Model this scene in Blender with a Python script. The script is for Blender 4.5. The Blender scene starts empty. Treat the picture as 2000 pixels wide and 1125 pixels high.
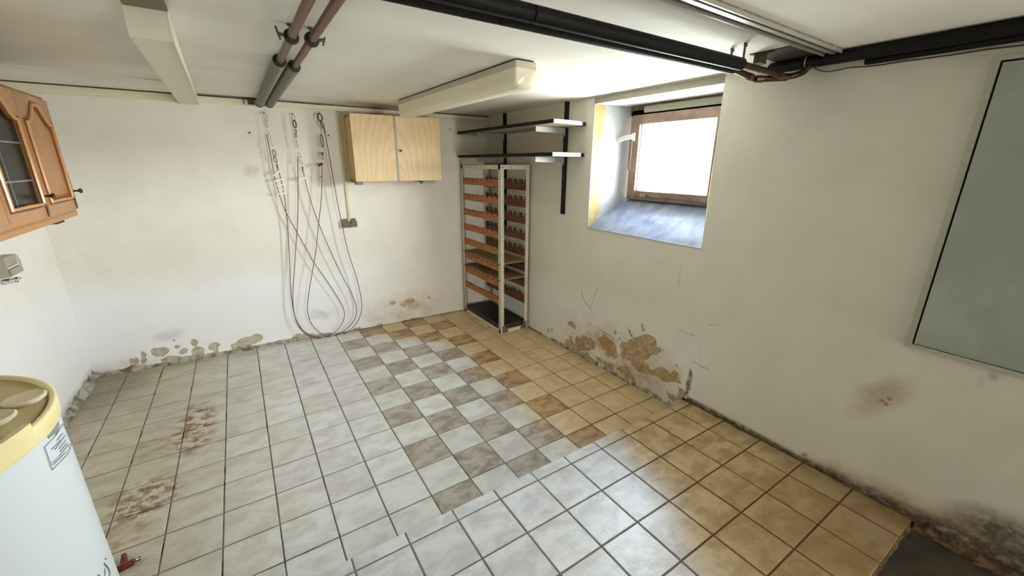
import bpy, bmesh, math, random
import numpy as np
from mathutils import Vector, Matrix
random.seed(7); np.random.seed(7)
SC = bpy.context.scene
COL = SC.collection

# ------------------------------------------------------------------ camera
F_PX, YAW, PITCH, ROLL, CAM_H = 800.04, 0.5793, 0.2954, 0.0052, 1.5403
def cam_axes():
    cy, sy, cp, sp = math.cos(YAW), math.sin(YAW), math.cos(PITCH), math.sin(PITCH)
    f = Vector((sy*cp, cy*cp, -sp)); r = Vector((cy, -sy, 0)); u = r.cross(f)
    c, s = math.cos(ROLL), math.sin(ROLL)
    return c*r + s*u, -s*r + c*u, f
CR, CU, CF = cam_axes()
cd = bpy.data.cameras.new('camera'); cam = bpy.data.objects.new('camera', cd); COL.objects.link(cam)
cd.sensor_fit = 'HORIZONTAL'; cd.sensor_width = 36.0; cd.lens = F_PX*36.0/2000.0; cd.clip_start = 0.05
cam.matrix_world = Matrix(((CR.x, CU.x, -CF.x, 0), (CR.y, CU.y, -CF.y, 0), (CR.z, CU.z, -CF.z, CAM_H), (0, 0, 0, 1)))
SC.camera = cam

# ------------------------------------------------------------------ daylight and exposure
W = bpy.data.worlds.new('sky'); SC.world = W; W.use_nodes = True
WB = W.node_tree.nodes['Background']; WB.inputs[1].default_value = 118.0
_c = W.node_tree.nodes.new('ShaderNodeTexCoord'); _s = W.node_tree.nodes.new('ShaderNodeSeparateXYZ'); _r = W.node_tree.nodes.new('ShaderNodeValToRGB')
W.node_tree.links.new(_c.outputs['Generated'], _s.inputs[0]); W.node_tree.links.new(_s.outputs[2], _r.inputs[0]); W.node_tree.links.new(_r.outputs[0], WB.inputs[0])
_m = _r.color_ramp.elements; _m[0].position = 0.0; _m[0].color = (0.27, 0.28, 0.27, 1); _m[1].position = 0.06; _m[1].color = (0.93, 0.97, 1.0, 1); _z = _m.new(0.75); _z.color = (0.14, 0.17, 0.22, 1)   # pale ground below the horizon, bright hazy sky above
def area(name, loc, rot, sx, sy, power, color=(1, 1, 1), portal=False):
    l = bpy.data.lights.new(name, 'AREA'); l.shape = 'RECTANGLE'; l.size = sx; l.size_y = sy
    l.energy = power; l.color = color; l.cycles.is_portal = portal
    o = bpy.data.objects.new(name, l); COL.objects.link(o); o.location = loc; o.rotation_euler = rot; return o
area('window_portal', (2.54, 1.78, 1.60), (0, math.radians(90), 0), 0.62, 0.80, 1, portal=True)
area('hallway_fill', (2.0, -3.7, 0.85), (math.radians(97), 0, 0), 0.8, 1.1, 78, (1.0, 0.98, 0.94))  # unseen fill light added behind the camera to brighten the room
SC.view_settings.view_transform = 'Standard'; SC.view_settings.look = 'None'
SC.view_settings.exposure = 0.64; SC.view_settings.gamma = 1.0; SC.view_settings.use_curve_mapping = False
SC.cycles.max_bounces = 10; SC.cycles.diffuse_bounces = 7; SC.cycles.transparent_max_bounces = 12
SC.cycles.sample_clamp_indirect = 6.0; SC.cycles.use_denoising = True; SC.cycles.caustics_refractive = False; SC.cycles.caustics_reflective = False

# ------------------------------------------------------------------ helpers: rays of the survey camera on real planes
WX = 2.195                                    # inner face of the window wall
def CZ(x): return 2.006 - 0.008*x             # ceiling height
def YB(x): return 3.93 - 0.055*x              # inner face of the back wall
def ray(x, y): return CF + CR*((x-1000)/F_PX) - CU*((y-562.5)/F_PX)
CP = Vector((0, 0, CAM_H))
def on_z(x, y, z): d = ray(x, y); return CP + d*((z-CAM_H)/d.z)
def on_x(x, y, X): d = ray(x, y); return CP + d*(X/d.x)
def on_back(x, y, off=0.0): d = ray(x, y); return CP + d*((3.93-off)/(d.y+0.055*d.x))
def project(P):
    D = np.asarray(P, float) - np.array(CP)
    z = D @ np.array(CF); return 1000+F_PX*(D @ np.array(CR))/z, 562.5-F_PX*(D @ np.array(CU))/z

def lin(c):
    return tuple(((v/255.0)/12.92 if v/255.0 <= 0.04045 else ((v/255.0+0.055)/1.055)**2.4) for v in c)+(1.0,)

# value noise
_P = np.random.RandomState(3).rand(257, 257)
def vn(x, y):
    xi = np.floor(x).astype(int); yi = np.floor(y).astype(int); fx = x-xi; fy = y-yi
    fx = fx*fx*(3-2*fx); fy = fy*fy*(3-2*fy)
    a = _P[xi % 256, yi % 256]; b = _P[(xi+1) % 256, yi % 256]; c = _P[xi % 256, (yi+1) % 256]; d = _P[(xi+1) % 256, (yi+1) % 256]
    return a*(1-fx)*(1-fy)+b*fx*(1-fy)+c*(1-fx)*fy+d*fx*fy
def fbm(x, y, s, o=4):
    t = 0; a = 0.5; n = 0
    for k in range(o):
        t = t+a*vn(x*s+17.3*k, y*s+9.1*k); n += a; a *= 0.55; s *= 2.03
    return t/n

# ------------------------------------------------------------------ mesh builder
class MB:
    def __init__(s): s.v = []; s.f = []
    def add(s, v, f):
        o = len(s.v); s.v += [tuple(p) for p in v]; s.f += [tuple(i+o for i in q) for q in f]; return s
    def box(s, x0, x1, y0, y1, z0, z1, b=0.0):
        if b > 0:
            bm = bmesh.new(); bmesh.ops.create_cube(bm, size=1)
            for v in bm.verts: v.co = Vector(((x0+x1)/2+v.co.x*(x1-x0), (y0+y1)/2+v.co.y*(y1-y0), (z0+z1)/2+v.co.z*(z1-z0)))
            bmesh.ops.bevel(bm, geom=bm.edges[:], offset=b, segments=2, affect='EDGES', profile=0.5)
            bm.verts.index_update(); s.add([v.co[:] for v in bm.verts], [[v.index for v in f.verts] for f in bm.faces]); bm.free(); return s
        v = [(x, y, z) for x in (x0, x1) for y in (y0, y1) for z in (z0, z1)]
        return s.add(v, [(0, 1, 3, 2), (4, 6, 7, 5), (0, 4, 5, 1), (2, 3, 7, 6), (0, 2, 6, 4), (1, 5, 7, 3)])
    def tube(s, pts, r, n=10, closed=False, cap=True):
        pts = [Vector(p) for p in pts]; N = len(pts); rs = r if isinstance(r, (list, tuple)) else [r]*N
        V = []; up = None
        for i in range(N):
            a = pts[(i-1) % N] if (closed or i > 0) else pts[i]; b = pts[(i+1) % N] if (closed or i < N-1) else pts[i]
            t = (b-a).normalized()
            if up is None: up = t.cross(Vector((0, 0, 1)) if abs(t.z) < 0.9 else Vector((1, 0, 0))).normalized()
            else:
                up = (up-t*up.dot(t))
                up = up.normalized() if up.length > 1e-6 else t.cross(Vector((0.3, 0.7, 0.2))).normalized()
            w = t.cross(up)
            for k in range(n):
                q = 2*math.pi*k/n; V.append(pts[i]+(up*math.cos(q)+w*math.sin(q))*rs[i])
        Fc = []
        for i in range(N if closed else N-1):
            for k in range(n):
                a = i*n+k; b = i*n+(k+1) % n; c = ((i+1) % N)*n+(k+1) % n; d = ((i+1) % N)*n+k; Fc.append((a, d, c, b))
        if cap and not closed: Fc += [tuple(range(n)), tuple(reversed(range((N-1)*n, N*n)))]
        return s.add(V, Fc)
    def cyl(s, a, b, r, n=16, r2=None): return s.tube([a, b], [r, r if r2 is None else r2], n)
    def lathe(s, c, prof, n=48, axis='z'):
        V = []
        for r, h in prof:
            for k in range(n):
                q = 2*math.pi*k/n; x, y = r*math.cos(q), r*math.sin(q)
                V.append({'z': (c[0]+x, c[1]+y, c[2]+h), 'x': (c[0]+h, c[1]+x, c[2]+y), 'y': (c[0]+x, c[1]+h, c[2]+y)}[axis])
        m = len(prof); Fc = [(i*n+k, i*n+(k+1) % n, (i+1)*n+(k+1) % n, (i+1)*n+k) for i in range(m-1) for k in range(n)]
        Fc += [tuple(reversed(range(n))), tuple(range((m-1)*n, m*n))]
        return s.add(V, Fc)
    def prism(s, poly, a0, a1, mp):
        """poly of (u, v), extruded from a0 to a1, mapped by mp(u, v, a)"""
        n = len(poly); V = [mp(u, v, a0) for u, v in poly]+[mp(u, v, a1) for u, v in poly]
        return s.add(V, [tuple(range(n)), tuple(reversed(range(n, 2*n)))]+[(k, k+n, (k+1) % n+n, (k+1) % n) for k in range(n)])
    def strip(s, outer, inner, a0, a1, mp):
        """ring between two contours of equal length, a0 to a1 thick"""
        n = len(outer); V = [mp(u, v, a) for a in (a0, a1) for c in (outer, inner) for u, v in c]
        Fc = []
        for k in range(n):
            j = (k+1) % n
            Fc += [(k, j, n+j, n+k), (2*n+k, 3*n+k, 3*n+j, 2*n+j), (k, 2*n+k, 2*n+j, j), (n+k, n+j, 3*n+j, 3*n+k)]
        return s.add(V, Fc)

MW = {}
def fix_normals(me):
    bm = bmesh.new(); bm.from_mesh(me); bmesh.ops.recalc_face_normals(bm, faces=bm.faces[:]); bm.to_mesh(me); bm.free()
def tag(o, label=None, cat=None, group=None, kind=None):
    for k, v in (('label', label), ('category', cat), ('group', group), ('kind', kind)):
        if v: o[k] = v
    return o
def root(name, loc, rz=0.0, label=None, cat=None, group=None):
    o = bpy.data.objects.new(name, None); COL.objects.link(o); o.location = loc; o.rotation_euler = (0, 0, rz)
    o.empty_display_size = 0.05; MW[o.name] = Matrix.Translation(loc) @ Matrix.Rotation(rz, 4, 'Z'); return tag(o, label, cat, group)
def build(name, mb, mat, parent=None, smooth=True, local=False, ang=35, recalc=True, **kw):
    me = bpy.data.meshes.new(name); V = [Vector(p) for p in mb.v]
    if parent is not None and not local:
        p = parent
        while p.parent: p = p.parent
        if p.name in MW:
            inv = MW[p.name].inverted(); V = [inv @ q for q in V]
    me.from_pydata([q[:] for q in V], [], mb.f); me.update()
    if recalc: fix_normals(me)
    if smooth:
        me.polygons.foreach_set('use_smooth', [True]*len(me.polygons)); me.set_sharp_from_angle(angle=math.radians(ang))
    me.materials.append(mat); o = bpy.data.objects.new(name, me); COL.objects.link(o)
    if parent is not None: o.parent = parent
    return tag(o, **kw)
def clone(o, parent=None, loc=None, label=None, group=None):
    c = o.copy(); COL.objects.link(c); c.parent = parent
    if loc is not None: c.location = loc
    if label: c['label'] = label
    if group: c['group'] = group
    for ch in [k for k in o.children]: clone(ch, c)
    return c

# ------------------------------------------------------------------ materials
class NT:
    def __init__(s, name):
        s.m = bpy.data.materials.new(name); s.m.use_nodes = True; s.t = s.m.node_tree; s.n = s.t.nodes
        s.b = s.n['Principled BSDF']
    def node(s, typ, **kw):
        o = s.n.new(typ)
        for k, v in kw.items(): setattr(o, k, v)
        return o
    def link(s, a, b): s.t.links.new(a, b); return a
    def pos(s): return s.node('ShaderNodeNewGeometry').outputs['Position']
    def objc(s): return s.node('ShaderNodeTexCoord').outputs['Object']
    def mapping(s, v, scale=(1, 1, 1), loc=(0, 0, 0), rot=(0, 0, 0)):
        m = s.node('ShaderNodeMapping'); s.link(v, m.inputs[0]); m.inputs['Scale'].default_value = scale
        m.inputs['Location'].default_value = loc; m.inputs['Rotation'].default_value = rot; return m.outputs[0]
    def noise(s, v, scale, detail=4, rough=0.55, dist=0.0):
        o = s.node('ShaderNodeTexNoise'); s.link(v, o.inputs['Vector']); o.inputs['Scale'].default_value = scale
        o.inputs['Detail'].default_value = detail; o.inputs['Roughness'].default_value = rough; o.inputs['Distortion'].default_value = dist
        return o.outputs['Fac']
    def mr(s, v, a, b, c=0.0, d=1.0, smooth=True):
        o = s.node('ShaderNodeMapRange'); o.interpolation_type = 'SMOOTHSTEP' if smooth else 'LINEAR'
        for i, x in zip(('Value', 'From Min', 'From Max', 'To Min', 'To Max'), (v, a, b, c, d)):
            if hasattr(x, 'links'): s.link(x, o.inputs[i])
            else: o.inputs[i].default_value = x
        return o.outputs[0]
    def math(s, op, a, b=0.0, c=None):
        o = s.node('ShaderNodeMath', operation=op)
        for i, x in enumerate((a, b, c)):
            if x is None: continue
            if hasattr(x, 'links'): s.link(x, o.inputs[i])
            else: o.inputs[i].default_value = x
        return o.outputs[0]
    def mix(s, f, a, b):
        o = s.node('ShaderNodeMix', data_type='RGBA')
        for i, x in zip((0, 6, 7), (f, a, b)):
            if hasattr(x, 'links'): s.link(x, o.inputs[i])
            else: o.inputs[i].default_value = x if i == 0 else (x if len(x) == 4 else tuple(x)+(1,))
        return o.outputs[2]
    def attr(s, name): return s.node('ShaderNodeAttribute', attribute_name=name).outputs['Fac']
    def bump(s, h, strength=0.3, dist=0.01):
        o = s.node('ShaderNodeBump'); s.link(h, o.inputs['Height']); o.inputs['Strength'].default_value = strength
        o.inputs['Distance'].default_value = dist; s.link(o.outputs[0], s.b.inputs['Normal']); return o
    def color(s, c):
        if hasattr(c, 'links'): s.link(c, s.b.inputs['Base Color'])
        else: s.b.inputs['Base Color'].default_value = c
    def set(s, rough=None, metal=None, spec=None, coat=None):
        if rough is not None:
            if hasattr(rough, 'links'): s.link(rough, s.b.inputs['Roughness'])
            else: s.b.inputs['Roughness'].default_value = rough
        if metal is not None: s.b.inputs['Metallic'].default_value = metal
        if spec is not None: s.b.inputs['Specular IOR Level'].default_value = spec
        if coat is not None: s.b.inputs['Coat Weight'].default_value = coat
        return s.m
def plain(name, rgb, rough=0.5, metal=0.0, spec=0.5, var=0.08, scale=30, bump=0.0):
    t = NT(name); c = lin(rgb); v = t.objc(); n = t.noise(v, scale, 4)
    t.color(t.mix(n, tuple(x*(1-var) for x in c[:3]), tuple(min(1, x*(1+var)) for x in c[:3])))
    if bump: t.bump(n, bump, 0.002)
    return t.set(rough, metal, spec)
def mottled(name, a, b, scale=12, rough=0.5, metal=0.0, thr=(0.4, 0.65), bump=0.0, stretch=(1, 1, 1)):
    t = NT(name); v = t.mapping(t.objc(), stretch); n = t.noise(v, scale, 6, 0.6)
    t.color(t.mix(t.mr(n, *thr), lin(a), lin(b)))
    if 'black' in name: t.b.inputs['Specular IOR Level'].default_value = 0.2
    if bump: t.bump(n, bump, 0.003)
    return t.set(rough, metal)

# painted plaster wall driven by the per-vertex wear fields made below
def wall_material(name, paint, paint2, plaster, plaster2):
    t = NT(name); p = t.pos(); fine = t.noise(p, 90, 5, 0.65); mid = t.noise(p, 5, 4, 0.6); spk = t.noise(p, 260, 2, 0.5)
    base = t.mix(t.mr(mid, 0.3, 0.7), lin(paint), lin(paint2))
    base = t.mix(t.attr('salt'), base, lin((238, 241, 245)))
    pl = t.mix(t.mr(t.noise(p, 22, 5, 0.7), 0.35, 0.65), lin(plaster), lin(plaster2))
    pl = t.mix(t.mr(fine, 0.5, 0.75), pl, lin((205, 190, 160)))
    f = t.math('ADD', t.attr('peel'), t.mr(fine, 0, 1, -0.10, 0.10, False)); m = t.mr(f, 0.47, 0.53)
    pl = t.mix(t.mr(t.noise(p, 30, 6, 0.7), 0.50, 0.60, 0, 0.75), pl, lin((206, 198, 176))); pl = t.mix(t.mr(t.noise(p, 42, 4, 0.7), 0.58, 0.70, 0, 0.7), pl, lin((126, 104, 70)))
    c = t.mix(m, base, pl)
    edge = t.math('MULTIPLY', t.mr(f, 0.40, 0.50), t.mr(f, 0.62, 0.52)); c = t.mix(t.math('MULTIPLY', edge, 0.35), c, lin((120, 105, 80)))
    st = t.math('MULTIPLY', t.attr('stain'), t.mr(fine, 0.1, 0.7, 0.35, 1.0)); c = t.mix(t.math('MINIMUM', st, 0.92), c, lin((162, 122, 78)))
    dk = t.math('MULTIPLY', t.attr('mould'), t.mr(t.noise(p, 26, 6, 0.72), 0.28, 0.60, 0.40, 1)); c = t.mix(dk, c, lin((60, 44, 28)))
    gr = t.math('MULTIPLY', t.attr('grime_shade'), 0.8); c = t.mix(gr, c, lin((120, 116, 104)))
    c = t.mix(t.mr(spk, 0.73, 0.80, 0, 0.18), c, lin((110, 100, 80)))
    t.color(c)
    h = t.math('ADD', t.math('MULTIPLY', m, -0.8), t.math('ADD', t.math('MULTIPLY', fine, 0.25), t.math('MULTIPLY', mid, 0.6)))
    t.bump(h, 0.45, 0.004)
    return t.set(0.85, 0, 0.25)
M = {}
M['wall_back'] = wall_material('painted plaster, back', (224, 221, 211), (230, 227, 218), (170, 163, 144), (188, 180, 160))
M['wall_right'] = wall_material('painted plaster, window side', (220, 216, 203), (226, 222, 210), (160, 140, 102), (190, 172, 134))
M['wall_plain'] = plain('painted plaster, plain', (224, 221, 211), 0.85, 0, 0.25, 0.04, 6, 0.15)
def ceiling_mat():
    t = NT('ceiling paint'); p = t.pos(); n = t.noise(t.mapping(p, (1.0, 1.8, 1)), 2.2, 4, 0.5); f = t.noise(p, 60, 4)
    t.color(t.mix(t.mr(n, 0.3, 0.7), lin((231, 229, 220)), lin((239, 237, 229)))); t.bump(t.math('ADD', n, t.math('MULTIPLY', f, 0.10)), 0.12, 0.006); return t.set(0.75, 0, 0.2)
M['ceiling'] = ceiling_mat()

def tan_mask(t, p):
    """colour cast and glare of the light, painted as a tan tint on the window side: x beyond a boundary that depends on y"""
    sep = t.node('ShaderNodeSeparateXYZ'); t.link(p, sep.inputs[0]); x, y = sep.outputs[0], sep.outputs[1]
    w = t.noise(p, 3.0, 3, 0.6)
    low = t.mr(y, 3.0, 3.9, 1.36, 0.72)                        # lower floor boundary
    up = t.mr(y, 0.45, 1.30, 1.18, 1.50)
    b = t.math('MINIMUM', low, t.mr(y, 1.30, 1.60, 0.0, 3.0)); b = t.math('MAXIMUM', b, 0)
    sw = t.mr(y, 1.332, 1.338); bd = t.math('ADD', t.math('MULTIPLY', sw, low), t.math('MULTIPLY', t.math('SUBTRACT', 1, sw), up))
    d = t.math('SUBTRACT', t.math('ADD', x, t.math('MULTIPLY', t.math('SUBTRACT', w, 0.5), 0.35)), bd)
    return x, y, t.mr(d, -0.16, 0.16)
def ell(t, x, y, cx, cy, rx, ry, a=0.0, hard=0.35):
    ca, sa = math.cos(a), math.sin(a)
    dx = t.math('SUBTRACT', x, cx); dy = t.math('SUBTRACT', y, cy)
    u = t.math('DIVIDE', t.math('ADD', t.math('MULTIPLY', dx, ca), t.math('MULTIPLY', dy, sa)), rx)
    v = t.math('DIVIDE', t.math('SUBTRACT', t.math('MULTIPLY', dy, ca), t.math('MULTIPLY', dx, sa)), ry)
    r = t.math('SQRT', t.math('ADD', t.math('MULTIPLY', u, u), t.math('MULTIPLY', v, v)))
    return t.mr(r, 1-hard, 1+hard, 1, 0)
def tile_mat(name, c1, c2, t1, t2, strong=False, gloss=0.32):
    t = NT(name); p = t.pos(); oi = t.node('ShaderNodeObjectInfo')
    off = t.node('ShaderNodeVectorMath', operation='SCALE'); cmb = t.node('ShaderNodeCombineXYZ')
    t.link(oi.outputs['Random'], cmb.inputs[0]); t.link(oi.outputs['Random'], cmb.inputs[1]); t.link(oi.outputs['Random'], cmb.inputs[2]); t.link(cmb.outputs[0], off.inputs[0]); off.inputs['Scale'].default_value = 40
    ad = t.node('ShaderNodeVectorMath', operation='ADD'); t.link(p, ad.inputs[0]); t.link(off.outputs[0], ad.inputs[1])
    v = t.mapping(ad.outputs[0], (0.9, 1.35, 1)); n = t.noise(v, 11 if strong else 9, 5, 0.62, 0.3); fine = t.noise(p, 70, 4, 0.6)
    g = t.mr(t.math('ADD', n, t.math('MULTIPLY', fine, 0.10)), 0.40, 0.68)
    cool = t.mix(g, lin(c1), lin(c2)); warm = t.mix(g, lin(t1), lin(t2))
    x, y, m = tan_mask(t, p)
    c = t.mix(m, cool, warm)  # tan share paints in the warm cast of the light
    left = t.mr(x, 0.15, -0.75); c = t.mix(t.math('MULTIPLY', left, 0.75), c, t.mix(g, lin((156, 140, 106)), lin((178, 164, 130))))
    pn = t.noise(t.mapping(p, (1, 1.25, 1), rot=(0, 0, 0.3)), 17, 6, 0.68)
    z1 = t.math('MAXIMUM', ell(t, x, y, -0.44, 2.84, 0.10, 0.30), ell(t, x, y, -0.60, 2.28, 0.13, 0.14, 0.4))
    z2 = t.math('MAXIMUM', ell(t, x, y, -0.56, 2.72, 0.17, 0.12), ell(t, x, y, -0.66, 2.08, 0.12, 0.10, 0.4))
    c = t.mix(t.math('MULTIPLY', t.mr(pn, 0.45, 0.58, 0, 0.95), z1), c, lin((120, 82, 40)))
    c = t.mix(t.math('MULTIPLY', t.mr(pn, 0.50, 0.40), t.math('MULTIPLY', z1, 0.75)), c, lin((206, 196, 176)))
    c = t.mix(t.math('MULTIPLY', t.mr(pn, 0.44, 0.62, 0, 0.55), z2), c, lin((140, 108, 60)))
    # brown specks on the window side
    c = t.mix(t.math('MULTIPLY', t.mr(t.noise(p, 11, 5, 0.7), 0.52, 0.80, 0, 0.42), m), c, lin((132, 98, 56)))
    # dirt collected against the walls and in the far left corner
    e = t.math('MAXIMUM', t.mr(x, 2.02, 2.20, 0, 0.55), t.mr(y, 3.72, 3.90, 0, 0.35)); e = t.math('MAXIMUM', e, ell(t, x, y, -1.08, 3.75, 0.30, 0.42, 0, 0.6))
    c = t.mix(t.math('MULTIPLY', e, t.mr(fine, 0.2, 0.7, 0.3, 0.8)), c, lin((104, 84, 56)))
    # dirt and painted light falloff at the near right of the platform
    c = t.mix(t.math('MULTIPLY', t.mr(y, 1.0, 0.25, 0, 0.55), t.mr(x, 1.0, 1.8)), c, lin((100, 78, 44)))
    tint = t.mr(oi.outputs['Random'], 0, 1, 0.0, 0.16, False); c = t.mix(tint, c, lin((150, 142, 124)))
    t.color(c); t.bump(t.math('ADD', n, t.math('MULTIPLY', fine, 0.6)), 0.30, 0.004)
    return t.set(t.mr(fine, 0, 1, gloss-0.05, gloss+0.14, False), 0, 0.5)
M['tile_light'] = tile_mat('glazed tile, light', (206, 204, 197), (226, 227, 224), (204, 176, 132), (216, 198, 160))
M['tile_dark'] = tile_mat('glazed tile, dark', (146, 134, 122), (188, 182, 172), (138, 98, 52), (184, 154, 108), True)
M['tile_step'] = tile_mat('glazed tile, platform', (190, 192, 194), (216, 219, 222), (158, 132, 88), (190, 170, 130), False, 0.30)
def grout_mat():
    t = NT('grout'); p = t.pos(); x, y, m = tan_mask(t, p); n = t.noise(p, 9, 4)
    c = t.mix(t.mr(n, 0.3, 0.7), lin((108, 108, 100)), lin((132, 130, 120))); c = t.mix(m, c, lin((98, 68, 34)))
    c = t.mix(t.math('MULTIPLY', t.mr(t.noise(p, 6, 4), 0.56, 0.62), t.mr(x, 0.3, -0.1)), c, lin((58, 40, 26)))
    t.color(c); t.bump(n, 0.3, 0.003); return t.set(0.9)
M['grout'] = grout_mat()
M['screed'] = mottled('dark bare screed', (36, 30, 22), (62, 52, 38), 9, 0.9, 0, (0.35, 0.7), 0.5)
M['crumble'] = mottled('crumbled mortar', (104, 94, 76), (172, 168, 154), 18, 0.95, 0, (0.35, 0.6), 0.8)
M['crumble_dark'] = mottled('dirty mortar', (40, 30, 22), (92, 72, 50), 40, 0.95, 0, (0.35, 0.6), 0.8)

def reveal_mat():
    t = NT('flaking reveal paint'); p = t.pos(); sep = t.node('ShaderNodeSeparateXYZ'); t.link(p, sep.inputs[0])
    n = t.noise(p, 16, 6, 0.7); f = t.mr(t.math('ADD', sep.outputs[0], t.math('MULTIPLY', n, 0.22)), 2.36, 2.42)
    c = t.mix(f, lin((160, 144, 94)), lin((158, 163, 168))); c = t.mix(t.mr(n, 0.56, 0.64, 0, 0.6), c, lin((196, 176, 116)))
    c = t.mix(t.mr(t.noise(p, 30, 5, 0.7), 0.6, 0.7, 0, 0.5), c, lin((150, 146, 132)))
    t.color(c); t.bump(n, 0.5, 0.005); return t.set(0.8)
M['reveal'] = reveal_mat()
M['sill'] = mottled('worn pale sill', (118, 128, 152), (146, 154, 172), 9, 0.45, 0, (0.35, 0.65), 0.15, (1, 1.6, 1))
M['lintel'] = plain('grey lintel band', (152, 148, 134), 0.8, 0, 0.3, 0.1, 12)
M['lintel_white'] = plain('white lintel soffit', (222, 222, 216), 0.6)
M['trim'] = plain('cream batten', (224, 217, 194), 0.6, 0, 0.4, 0.05, 8)
M['white_board'] = plain('white painted board', (220, 217, 202), 0.55, 0, 0.4, 0.03, 8)
M['shade_board'] = plain('grey brown batten', (120, 112, 92), 0.8)
M['lamp_base'] = plain('cream lamp base', (196, 190, 170), 0.45)
def diffuser_mat():
    t = NT('opal plastic'); n = t.noise(t.objc(), 4, 3); t.color(t.mix(n, lin((232, 224, 200)), lin((240, 234, 216))))
    t.b.inputs['Subsurface Weight'].default_value = 0.25; t.b.inputs['Subsurface Radius'].default_value = (0.03, 0.025, 0.02); return t.set(0.28)
M['diffuser'] = diffuser_mat()
M['copper'] = mottled('weathered copper', (92, 64, 46), (124, 90, 66), 60, 0.42, 0.55, (0.35, 0.7))
M['copper_dark'] = mottled('dark copper', (46, 34, 24), (78, 58, 40), 60, 0.45, 0.5, (0.35, 0.7))
M['foam_grey'] = mottled('grey pipe foam', (112, 108, 98), (142, 138, 126), 90, 0.9, 0, (0.3, 0.7), 0.3)
M['foam_black'] = mottled('black pipe foam', (14, 13, 12), (30, 27, 24), 60, 0.6, 0, (0.3, 0.8), 0.2)
M['rubber'] = plain('black rubber', (16, 16, 17), 0.6)
M['steel'] = plain('zinc steel', (150, 146, 134), 0.38, 0.8)
M['steel_dark'] = plain('dull steel', (92, 84, 72), 0.5, 0.7)
M['chrome'] = plain('bright chrome', (205, 208, 212), 0.18, 0.95)
M['alu'] = plain('aluminium rail', (196, 196, 190), 0.3, 0.75, 0.5, 0.04)
M['alu_groove'] = mottled('dusty groove', (104, 96, 80), (136, 128, 112), 30, 0.8)
M['cable'] = plain('rusty steel cable', (104, 46, 36), 0.55, 0.0)
M['clip'] = plain('clear plastic tie', (244, 242, 234), 0.3)
M['black_plastic'] = plain('black plastic', (14, 13, 13), 0.5)
M['trunk'] = plain('cream cable duct', (214, 206, 172), 0.45)
M['sock_plate'] = plain('pale socket plate', (206, 204, 190), 0.5)
M['sock_brown'] = mottled('brown socket cover', (86, 74, 56), (104, 92, 72), 40, 0.5)
M['black_paint'] = plain('black painted steel', (15, 14, 13), 0.5, 0, 0.25)
M['shelf_edge'] = plain('black shelf edging', (20, 17, 14), 0.55, 0, 0.2)
M['shelf_board'] = mottled('pale chipboard', (150, 140, 122), (176, 168, 152), 40, 0.6)
M['edge_white'] = plain('white edging', (150, 150, 146), 0.5)
M['white_metal'] = plain('white enamelled angle', (206, 200, 182), 0.42, 0.05, 0.5, 0.06, 14)
M['hole'] = plain('dark slot', (58, 50, 42), 0.9)
M['gusset'] = plain('grey corner plate', (112, 106, 96), 0.5, 0.4)
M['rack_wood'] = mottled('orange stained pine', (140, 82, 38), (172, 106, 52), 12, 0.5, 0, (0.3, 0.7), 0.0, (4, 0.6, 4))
M['rack_wood_back'] = mottled('shaded stained pine', (92, 52, 24), (126, 76, 38), 12, 0.5, 0, (0.3, 0.7), 0.0, (4, 0.6, 4))  # back slats: same pine with shade put into the colour
M['chipboard'] = mottled('raw chipboard', (122, 98, 66), (160, 134, 94), 90, 0.85, 0, (0.3, 0.7), 0.2)
M['tray'] = mottled('black dusty tray', (16, 16, 17), (40, 36, 32), 14, 0.5)
M['tray_side'] = mottled('brown tray side', (44, 28, 18), (72, 46, 28), 14, 0.6)
M['win_brown'] = mottled('brown window frame', (124, 100, 88), (146, 122, 108), 8, 0.4)
M['win_dark'] = mottled('dark window timber', (84, 68, 52), (112, 94, 76), 8, 0.6)
M['win_seal'] = plain('white glazing bead', (226, 224, 222), 0.4)
M['handle'] = plain('white metal handle', (230, 230, 228), 0.25)
M['panel_grey'] = mottled('grey green panel', (150, 156, 146), (166, 171, 161), 3, 0.5)
M['panel_frame'] = plain('dull grey frame', (172, 172, 156), 0.55)
M['gap'] = plain('black gap', (14, 14, 14), 0.9)
M['wood_plank'] = mottled('dark plank', (42, 32, 22), (72, 56, 40), 14, 0.7, 0, (0.3, 0.7), 0.2, (0.5, 5, 1))
M['heater_white'] = plain('white enamel', (200, 207, 210), 0.28, 0, 0.5, 0.015, 5)
M['heater_lid'] = mottled('yellowed plastic', (214, 202, 146), (224, 213, 160), 5, 0.35)
M['heater_well'] = mottled('aged yellow plastic', (186, 170, 126), (200, 184, 140), 6, 0.5)
M['cap'] = plain('translucent cap', (212, 204, 178), 0.2)
M['print'] = plain('grey print', (122, 128, 132), 0.5)
M['paper'] = plain('label paper', (226, 229, 229), 0.5)
M['red'] = mottled('dark red paint', (70, 16, 12), (120, 40, 26), 40, 0.35)
M['rust'] = mottled('rusty iron', (38, 22, 14), (92, 52, 36), 40, 0.7)
M['grey_plastic'] = plain('warm grey plastic', (158, 152, 138), 0.45)
M['pale_plastic'] = plain('pale grey plastic', (206, 206, 194), 0.4)
M['brass_old'] = mottled('antique brass', (48, 36, 20), (112, 92, 54), 60, 0.35, 0.7)
M['lead'] = plain('lead came', (150, 152, 150), 0.35, 0.7)
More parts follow.
